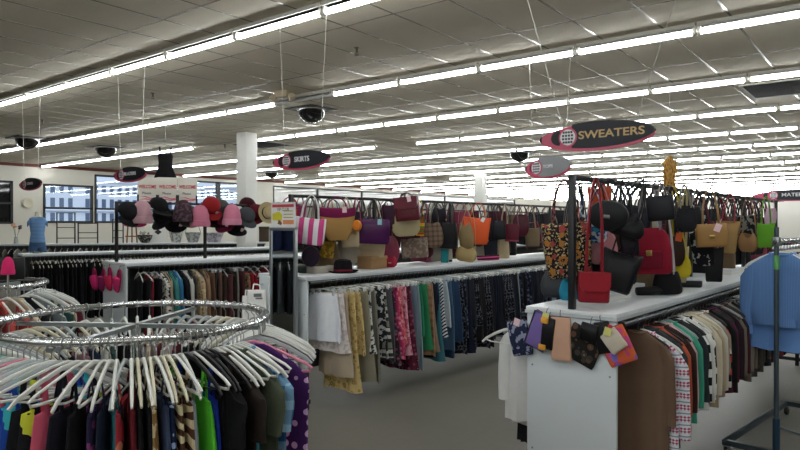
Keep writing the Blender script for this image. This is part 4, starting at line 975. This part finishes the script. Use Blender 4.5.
# ------------------------------------------------------------------ standing mirror with a sign holder on top
def on_plane_x(rk, px, x):   # point of the ray through px on the plane x = const of a rack
    s = (px-400)/F; c = x+rk.lat*rk.e[0]+rk.d*rk.e[1]; t = c/(s*rk.e[0]+rk.e[1]); return t
t1, t2 = on_plane_x(RK, 270.5, -.1), on_plane_x(RK, 296.5, -.1)
pa, pb = at_depth(270.5, 223, t1), at_depth(296.5, 223, t2); mid = (pa+pb)/2; mw = (pb-pa).length/2; td = (t1+t2)/2
ztop = EYE-(227.5-HOR)/F*td; zbot = .34
o = thing('standing_mirror', 'tall silver-framed mirror at the end of the skirts rack', 'mirror', (mid.x, mid.y, 0), RK.yaw-PI/2)
SILV = plain('brushed_silver_frame', '#a9adb0', .35, .85)
link('frame', MB().bbox(-mw, -mw+.028, -.016, .016, zbot, ztop, .003).bbox(mw-.028, mw, -.016, .016, zbot, ztop, .003).bbox(-mw, mw, -.016, .016, ztop-.03, ztop, .003).bbox(-mw, mw, -.016, .016, zbot, zbot+.03, .003), SILV, o)
link('mirror_glass', MB().box(-mw+.02, mw-.02, -.006, .004, zbot+.02, ztop-.02), plain('mirror_silvering', '#c9d0d2', .02, 1.0), o)
link('backing', MB().box(-mw+.01, mw-.01, .005, .014, zbot+.01, ztop-.01), BLACK, o)
for s in (-1, 1): link('foot', MB().bbox(s*(mw-.03)-.015, s*(mw-.03)+.015, -.07, .05, 0, zbot+.005, .003), BLACK, o)
sh = thing('sign_holder', 'white framed promotional sign with red header and yellow burst on the mirror', 'sign', (mid.x, mid.y, ztop), RK.yaw-PI/2)
hw = mw*.9; hh = .235
link('holder_frame', MB().box(-hw, hw, -.006, .006, .0, .02).box(-hw, hw, -.006, .006, hh-.012, hh).box(-hw, -hw+.012, -.006, .006, .02, hh-.012).box(hw-.012, hw, -.006, .006, .02, hh-.012), SWH, sh)
link('sheet', MB().box(-hw+.01, hw-.01, -.002, .002, .015, hh-.01), PAPER, sh)
link('header', MB().box(-hw+.014, hw-.014, -.0045, -.002, hh-.045, hh-.018), plain('sign_red','#c4424c',.5), sh)
YEL = plain('sign_yellow','#d8cc3c',.5)
link('yellow_block', MB().prism([(-hw+.016,.07), (-.02,.06), (-.01,.12), (-.06,.15), (-hw+.016,.13)], -.0044, -.002), YEL, sh)
link('orange_block', MB().box(0, hw-.016, -.0044, -.002, .03, .07), plain('sign_orange','#d88a5c',.5), sh)
for i in range(3): link('text_line', MB().box(.01, hw-.03, -.0046, -.002, .09+.03*i, .098+.03*i), plain('sign_olive','#a69a3c',.5), sh)
link('dark_figure', MB().prism([(-.08,.035), (-.06,.075), (-.035,.06), (-.01,.04), (-.03,.022)], -.0046, -.002), plain('sign_brown','#7a4a3c',.6), sh)
font('lettering', 'VIP CLUB', .042, plain('sign_grey_ink','#7c7c6c',.6), sh, (0, -.004, hh-.066), ext=.0008)

# ------------------------------------------------------------------ posters above the caps rail
RED = plain('poster_red','#c4263c',.6); BLK = plain('poster_black','#2a2628',.6); PNK = plain('poster_pink','#d86a86',.6)
for i, (px, py) in enumerate(((147.5,187.5), (167.5,188.5), (187.5,188.5))):
    x, d = RC.x_at(px, RC.w/2); p = RC.pt(x, RC.w/2); w = 19.5/F*d/2; z0 = BAR; z1 = EYE-(177.5-HOR)/F*d
    o = thing('poster', ['white welcome poster with red writing, nearest the blazers sign', 'white welcome poster with red writing, middle one under the black dress', 'white welcome poster with red writing, nearest the white column'][i], 'poster', (p.x, p.y, z0), facing(p), 'welcome posters over the caps')
    h = z1-z0
    link('sheet', MB().box(-w*.96, w*.96, -.003, .003, .01, h), plain('poster_card','#e2ded2',.6), o)
    font('lettering', 'WELCOME', .064, RED, o, (0, -.004, h*.62), ext=.001, bold=.03, sx=.7)
    font('small_lettering', 'Please', .045, BLK, o, (-.01, -.004, h*.36), ext=.001, bold=.01)
    sw = MB()
    for k in range(2): sw.prism([(-w*.8,.03+.035*k), (-w*.2,.05+.03*k), (w*.3,.035+.02*k), (w*.8,.05+.01*k), (w*.8,.035+.01*k), (w*.3,.02+.02*k), (-w*.2,.035+.03*k)], -.0045, -.003)
    link('flourish', sw, PNK, o)
    for s in (-1, 1): link('clip', MB().bbox(s*w*.9-.012, s*w*.9+.012, -.008, .008, -.03, h*.3, .003), BLACK, o)
# ------------------------------------------------------------------ garments hung high from the ceiling
def high(px, py, d, kind, mat, hk, lab, L, sc=1.0, yaw=0):
    p = at_depth(px, py, d); g = garment(kind, mat, hk, p, facing(p, yaw), lab, 'garments hung high as display', L=L, seed=3, scale=sc, sleeve=.16 if 'leopard' in lab else 0)
    link('hanging_wire', MB().tube([(0,0,.019), (0,0,(CEIL-p.z))], .0022, 4), plain('hanging_wire', '#c9c7be', .4, .6), g)
high(165.5, 141, 11.6, 'slip', C('plain','#131114'), 'wire', 'black sleeveless dress hung high over the welcome posters', .74, 1.15)
high(669.5, 151, 8.8, 'shirt', C('leopard','#b98a44','#3a2614',scale=.9), 'white', 'leopard print top hung high over the sweaters rack', .62, .95, 68)

# ------------------------------------------------------------------ pouches pegged along the white panel of the sweaters rack
def panel_pt(px, py, off): t = on_plane_x(RS, px, -off); return at_depth(px, py, t), t
GP_ = 'zip pouches on the sweaters rack panel'
PCH = [(520,338,.135,.21,-14,C('print','#252a44','#8c90a8',scale=1.1),'navy patterned pouch with a pink tag, leftmost on the panel',TAGP,.03), (540,331,.13,.22,20,C('plain','#7a68a8'),'lavender pouch with dark piping and a yellow tag',plain('lemon_tag','#d9d67c',.6),.045), (548,334,.075,.18,6,bl('#17171b'),'narrow black purse with yellow corners',plain('orange_tag2','#d89a2c',.6),.065), (561,339,.125,.25,-2,C('plain','#cfa58c'),'peach coloured clear pouch hung upright',None,.05),
 (583,346,.2,.2,22,C('floral','#1c1a18','#5a4438','#3c3a34','#7a6250'),'dark flowered zip pouch tilted in the middle of the panel',TAGP,.035), (589,333,.1,.1,10,bl('#141416'),'small black pouch over the flowered one',None,.06), (604,338,.09,.17,-12,bl('#161618'),'black zip pouch right of the flowered one',None,.045), (614,341,.1,.12,-40,C('plain','#c9bfae'),'cream pouch near the corner',plain('lemon_tag','#d9d67c',.6),.065), (617,346,.16,.2,-26,C('print','#d0603c','#c04a7a','#7a6ab8',scale=.6),'orange and violet bright pouch at the corner of the panel',plain('red_tag','#c4263c',.6),.035)]
for px, py, w, h, rot, m, lab, tg, off in PCH:
    p, t = panel_pt(px, py, off); o = thing('zip_pouch', lab, 'pouch', p, RS.yaw-PI/2, GP_); o.rotation_euler[1] = R(rot)
    link('body', MB().loft([rrect(w/2*a, .016*b, h*(.5-u), n=24, p=.3) for u, a, b in ((0,.96,.25), (.03,1,.5), (.4,1,1), (.9,1,.9), (.97,.98,.5), (1,.95,.25))]), m, o)
    link('zip', MB().tube([(-w*.47,0,h*.5), (w*.47,0,h*.5)], .004, 6), plain('dark_zip','#2a2a30',.4), o)
    if 'yellow corners' in lab:
        for z in (-.45, .42): link('corner', MB().bbox(-.045, .0, -.02, .0, h*z-.016, h*z+.016, .003), tg, o)
    elif tg: link('price_tag', MB().prism([(-.02,-.02), (.02,-.02), (.02,.025), (-.02,.025)], -.001, .001), tg, o, (w*.1, -.022, h*.45), (0, R(-rot+15), 0))
    if 'lavender' in lab: link('piping', MB().tube([(x, -.012, z) for x, z in ((-w/2,h*.48), (-w/2,-h*.48), (w/2,-h*.48), (w/2,h*.48))], .006, 6, closed=True), plain('dark_zip','#2a2a30',.4), o)
    link('loop', MB().tube([(0,0,h*.5), (0,.0,h*.5+.03), (0,.01,h*.5+.04)], .002, 4), BLACK, o)
p, t = panel_pt(505, 331, .03)
o = thing('hanger', 'white lace-trimmed hanger end sticking out behind the navy pouch', 'hanger', RS.pt(.06, RS.w+.1, 1.1), RS.yaw+PI/2)
link('hanger', cached(('h','wide'), lambda: hanger_mesh('wide')), WHITEP, o, (.05,0,.05)); 

# ------------------------------------------------------------------ things lying on the shelves
def shelf_pt(rk, px, y): x, d = rk.x_at(px, y); return rk.pt(x, y, rk.zs), d
p, d = shelf_pt(RK, 343, .12); brimmed(p+Vector((0,0,.002)), (0, 0, 0), C('plain','#121214'), 'black bowler hat with red band on the skirts rack shelf', 'items on the skirts shelf', band=C('plain','#7a2034'), r=.095, br=.155, h=.13, dome=True, name='bowler_hat')
p, d = shelf_pt(RK, 372, .3); o = thing('cardboard_box', 'small tan cardboard box on the skirts rack shelf', 'box', p, RK.yaw+.1)
link('box_body', MB().bbox(-.14, .14, -.1, .1, .0, .13, .003), C('plain','#9c7a54'), o); link('lid', MB().bbox(-.146, .146, -.106, .106, .11, .14, .003), C('plain','#a5835c'), o)
def on_shelf(rk, px, y, name, shape, w, h, mat, lab, cat, grp, **k):
    p, d = shelf_pt(rk, px, y); return bag(name, shape, p+Vector((0,0,h+.0)), facing(p, rnd.uniform(-25, 25)), w, h, 0.0, mat, lab, grp, strap=k.pop('strap', 0), cat=cat, **k)
on_shelf(RK, 390, .24, 'coin_purse', 'slouch', .16, .12, bl('#9a1c38'), 'small red purse lying on the skirts rack shelf', 'purse', 'items on the skirts shelf', clasp=BRASS)
on_shelf(RK, 445, .3, 'pouch_bag', 'pouch', .1, .17, C('plain','#2f8a90'), 'teal pouch standing on the skirts rack shelf', 'pouch', 'items on the skirts shelf')
on_shelf(RK, 488, .14, 'clutch_bag', 'pouch', .3, .07, C('hstripe','#c24a7c','#2a2028',scale=2), 'pink and black clutch lying on the skirts rack shelf', 'purse', 'items on the skirts shelf', t=.1)
for i, (px, c) in enumerate(((306,'#8e8878'), (313,'#3f4a44'), (321,'#a9a397'))):
    p, d = shelf_pt(RK, px, .5-.1*i); o = tag(link('folded_cloth', MB().loft([rrect(.16*a, .11*a, z, n=24, p=.4) for z, a in ((0,.97), (.01,1), (.03,.99), (.045,1), (.06,.98), (.068,.9))]), C('plain', c), None, p, (0, 0, facing(p, 20*i))), ['greyish folded cloth under the striped tote', 'dark green folded cloth on the skirts shelf', 'pale folded cloth nearest the bowler hat'][i], 'folded cloth', 'folded clothes on the skirts shelf')
on_shelf(RS, 568, .5, 'drawstring_bag', 'drawn', .13, .16, C('plain','#2f8fae'), 'turquoise bag on the sweaters rack shelf behind the upright', 'bag', 'items on the sweaters shelf')
on_shelf(RS, 556, .6, 'handbag', 'slouch', .2, .18, bl('#3a3d42'), 'dark grey bag at the back edge of the sweaters shelf', 'bag', 'items on the sweaters shelf')
on_shelf(RS, 650, .2, 'wallet', 'pouch', .2, .06, bl('#1a1a1c'), 'flat black purse lying on the sweaters rack shelf', 'purse', 'items on the sweaters shelf', t=.09)
on_shelf(RS, 684, .2, 'belt_bag', 'pouch', .26, .05, bl('#222326'), 'black belt bag lying beyond the flat purse', 'purse', 'items on the sweaters shelf', t=.1)
for i, (px, y, w) in enumerate(((605,.35,.2), (692,.3,.32), (727,.32,.26), (640,.45,.2))):
    p, d = shelf_pt(RS, px, y); o = thing('white_box', ['white flat box beneath the red crossbody', 'white flat box beneath the tan handbag', 'white flat box beneath the woven tote', 'white flat box behind the big black tote'][i], 'box', p, RS.yaw, 'white boxes on the sweaters shelf')
    link('box_body', MB().bbox(-w, w, -.1, .1, 0, .045, .003), PAPER, o); link('lid', MB().bbox(-w-.004, w+.004, -.104, .104, .03, .052, .003), WHITE, o)

# ------------------------------------------------------------------ mannequin and knick-knacks by the windows
p, d = shelf_pt(RD, 37.5, .2)
o = thing('mannequin', 'headless torso form in a blue striped top and denim shorts on the black trousers rack', 'mannequin', p, facing(p, 12))
ell = lambda w, t, z: [Vector((w*cos(TAU*k/28), t*sin(TAU*k/28), z)) for k in range(28)]
link('torso', MB().loft([ell(.13,.09,.12), ell(.15,.1,.2), ell(.125,.085,.34), ell(.145,.1,.47), ell(.16,.1,.56), ell(.145,.075,.61), ell(.06,.05,.645), ell(.05,.048,.69), ell(.048,.046,.72)]), plain('mannequin_skin','#c3bea8',.5), o); o.scale = (.74, .8, .95)
TS = C('hstripe','#6f93bd','#54779f',scale=3)
link('striped_top', MB().loft([ell(.158,.112,.19), ell(.155,.11,.24), ell(.137,.098,.34), ell(.156,.114,.47), ell(.172,.112,.56), ell(.158,.085,.612), ell(.1,.07,.632)]), TS, o)
for s in (-1, 1): link('cap_sleeve', MB().loft([[Vector((s*(.13+.07*u)+.0, .05*cos(q)*(1-.2*u), .575-.07*u+.05*sin(q))) for q in [TAU*k/16 for k in range(16)]] for u in (0,.5,1)]), TS, o)
dn = MB().loft([ell(.158,.108,.2), ell(.165,.112,.15), ell(.17,.115,.1)])
for s in (-1, 1): dn.loft([[v+Vector((s*.084,0,0)) for v in ell(.088,.1,.12)], [v+Vector((s*.092,0,0)) for v in ell(.094,.1,.03)]])
link('denim_shorts', dn, C('plain','#3e5878'), o)
link('stand', MB().lathe([(.0,0), (.1,0), (.1,.012), (.015,.02), (.015,.14), (0,.14)], 20), STEEL, o)
def flowers(p, cols, lab, h=.3):
    o = thing('flower_vase', lab, 'flowers', p, 0)
    link('vase', MB().lathe([(0,0), (.045,0), (.05,.06), (.035,.13), (.045,.16), (.038,.16), (.03,.13), (0,.02)], 16), clear_plastic('vase_glass','#b9c4c0',.6), o)
    for i, c in enumerate(cols):
        q = i*2.1; e = Vector((.09*cos(q), .05*sin(q), h+.05*sin(i*1.7)))
        s = link('stem', MB().tube([(0,0,.1), (e.x*.5,e.y*.5,h*.6), tuple(e)], .004, 5), C('plain','#4a6a3a'), o)
        b = MB(); b.lathe([(0,-.02), (.03,-.01), (.02,.015), (0,.02)], 10, Matrix.Translation(e))
        for k in range(7): b.lathe([(0,-.012), (.02,0), (0,.012)], 6, Matrix.Translation(e+Vector((.035*cos(k*.9), .02*sin(k*.9), .02*sin(k*.9+.6)))))
        link('bloom', b, C('plain', c), s)
p, d = shelf_pt(RE, 16, .3)
flowers(p, ['#5a4658', '#d0a080', '#c98a6a', '#4a3a48', '#d8b090'], 'vase of peach and mauve flowers left of the torso form', .42)
p, d = shelf_pt(RE, 272, .3); 
def shelf_frame(px, w, h, lab):
    p, d = shelf_pt(RE, px, .22); o = thing('shelf_stand', lab, 'stand', p, RE.yaw, 'black display frames before the windows')
    for s in (-1, 1): link('post', MB().bbox(s*w-.014, s*w+.014, -.014, .014, 0, h, .002), BLACK, o)
    for z in (h-.02, h*.5, .12): link('rail', MB().bbox(-w, w, -.01, .01, z, z+.018, .002), BLACK, o)
    return o
shelf_frame(66, .2, .76, 'tall black stand right of the torso form'); shelf_frame(88, .22, .5, 'low black stand under the big window'); shelf_frame(118, .12, .6, 'narrow black stand beneath the blazers sign')
p, d = shelf_pt(RE, 132, .25); o = thing('wooden_easel', 'small wooden easel behind the black caps', 'easel', p, facing(p))
WOOD = C('plain','#8a6038')
for s in (-1, 1): link('leg', MB().tube([(s*.12,0,0), (s*.09,0,.5)], .018, 6), WOOD, o)
link('leg', MB().tube([(0,.15,0), (0,.02,.48)], .016, 6), WOOD, o); link('ledge', MB().bbox(-.16, .16, -.04, .0, .15, .18, .003), WOOD, o)
p, d = shelf_pt(RE, 145, .2); o = thing('wire_basket', 'dark wire basket of pale flowers under the caps', 'basket', p, 0)
link('bowl', MB().lathe([(.09,0), (.16,.1), (.19,.2), (.18,.2), (.15,.1), (0,.02)], 18), C('print','#2c2c2a','#8a8a80'), o)
fl = MB()
for k in range(9): fl.lathe([(0,-.04), (.045,0), (0,.04)], 8, Matrix.Translation((.1*cos(k*1.3), .1*sin(k*1.3), .23+.03*sin(k))))
link('flower', fl, C('print','#c9cabf','#5a5a50'), o)['kind'] = 'stuff'
p, d = shelf_pt(RE, 158, .3); o = thing('sign_board', 'white board with a black diamond standing on the farthest shelf', 'sign', p, facing(p, 8))
link('board', MB().bbox(-.2, .2, -.008, .008, 0, .42, .003), PAPER, o); link('diamond', MB().prism([(0,.2), (.09,.27), (0,.34), (-.09,.27)], -.011, -.008), BLACK, o)
for i, (px, w, h, c, lab) in enumerate(((176,.18,.3,'#c9ccc6','white lattice basket on the farthest shelf'), (193,.2,.26,'#b9bcb8','pale wire lattice basket beside the lattice one'), (214,.25,.25,'#bdb6c4','pale lilac basket on the farthest shelf'))):
    p, d = shelf_pt(RE, px, .21); o = thing('lattice_basket', lab, 'basket', p, facing(p), 'pale baskets on the farthest shelf')
    link('bowl', MB().lathe([(w*.6,0), (w*.8,h*.4), (w,h), (w*.95,h), (w*.75,h*.4), (0,.03)], 18), C('print', c, '#8d8f8c', scale=.6), o)
    link('handle', MB().tube([(-w*.97,0,h), (-w*.7,0,h*1.6), (0,0,h*1.9), (w*.7,0,h*1.6), (w*.97,0,h)], .012, 6), C('plain', c), o)
for i, (px, w, h, c, lab) in enumerate(((241,.17,.42,'#d9d8d4','tall white box standing on the farthest shelf'), (251,.16,.52,'#dcdbd8','taller white box beside the mirror on the farthest shelf'), (264,.13,.4,'#4f4438','brown box at the end of the farthest shelf'))):
    p, d = shelf_pt(RE, px, .3); o = thing('gift_box', lab, 'box', p, facing(p), 'boxes on the farthest shelf')
    link('box_body', MB().bbox(-w, w, -.08, .08, 0, h, .004), C('plain', c), o); link('lid', MB().bbox(-w-.005, w+.005, -.085, .085, h-.06, h+.005, .004), C('plain', c), o)
p, d = shelf_pt(RE, 247, .1); o = thing('gift_bow', 'purple ribbon bow before the white boxes', 'bow', p, facing(p))
PB = C('print','#7a5068','#a88498')
for s in (-1, 1): link('loop', MB().tube([(0,0,.12), (s*.1,0,.2), (s*.17,0,.16), (s*.15,0,.08), (0,0,.1)], .035, 8, flat=.6), PB, o)
link('knot', MB().lathe([(0,0), (.07,.0), (.06,.1), (0,.14)], 12), PB, o)
p = Vector((wall_pt(28, 203)[0], BW-.02, wall_pt(28, 203)[1]))
o = thing('wall_plate', 'pale round plate on the wall beside the leftmost window', 'plate', p, 0); o.rotation_euler = (PI/2, 0, 0)
link('plate', MB().lathe([(0,.0), (.1,.0), (.16,.02), (.175,.025), (.16,.03), (.1,.012), (0,.012)], 24), plain('plate_glaze','#cfc8b0',.3), o)
# hat on the second round rack
p = at_depth(8, 257, 4.0); beanie(p, facing(p), C('plain','#d02c68'), 'hot pink knit hat above the second round rack', 'hats by the second round rack', r=.036, h=.11)
o = thing('sign_holder', 'black sign holder on the second round rack under the pink hat', 'sign', (p.x, p.y, R2.z), facing(p))
link('panel', MB().bbox(-.09, .09, .045, .055, .06, .2, .003), BLACK, o); link('post', MB().tube([(0,0,-.02), (0,0,.1), (0,.05,.1), (0,.05,.12)], .008, 8), CHROME, o)
# far clutter beyond the blue shirts
for i, px in enumerate((785, 789, 794)):
    p, d = shelf_pt(RT, px, .3); brimmed(p, (0,0,0), C('plain', ('#1b1b1d','#8c2430','#26262c')[i]), ['black hat on the far rack beyond the green bag', 'red hat on the far rack', 'charcoal hat at the far end of that rack'][i], 'hats on the far rack', r=.08, br=.14, h=.12, dome=True)

# ------------------------------------------------------------------ camera, daylight, exposure
cam = bpy.data.objects.new('camera', bpy.data.cameras.new('camera')); COL.objects.link(cam)
cam.data.sensor_width = 36; cam.data.lens = 36*F/800; cam.data.clip_end = 300; cam.data.clip_start = .05
cam.location = (0, 0, EYE); cam.rotation_euler = (PI/2-R(.18), 0, -R(51.9))
SC.camera = cam
w = bpy.data.worlds.new('overcast_sky'); SC.world = w; w.use_nodes = True
bg = w.node_tree.nodes['Background']; bg.inputs[0].default_value = (.80, .88, 1.0, 1); bg.inputs[1].default_value = SKY_S
v = SC.view_settings; v.view_transform = 'Standard'; v.look = 'None'; v.gamma = 1; v.use_curve_mapping = False; v.exposure = EXPO
SC.display_settings.display_device = 'sRGB'
SC.cycles.max_bounces = 8; SC.cycles.diffuse_bounces = 4; SC.cycles.glossy_bounces = 3; SC.cycles.transparent_max_bounces = 12; SC.cycles.sample_clamp_indirect = 6
SC.cycles.use_denoising = True
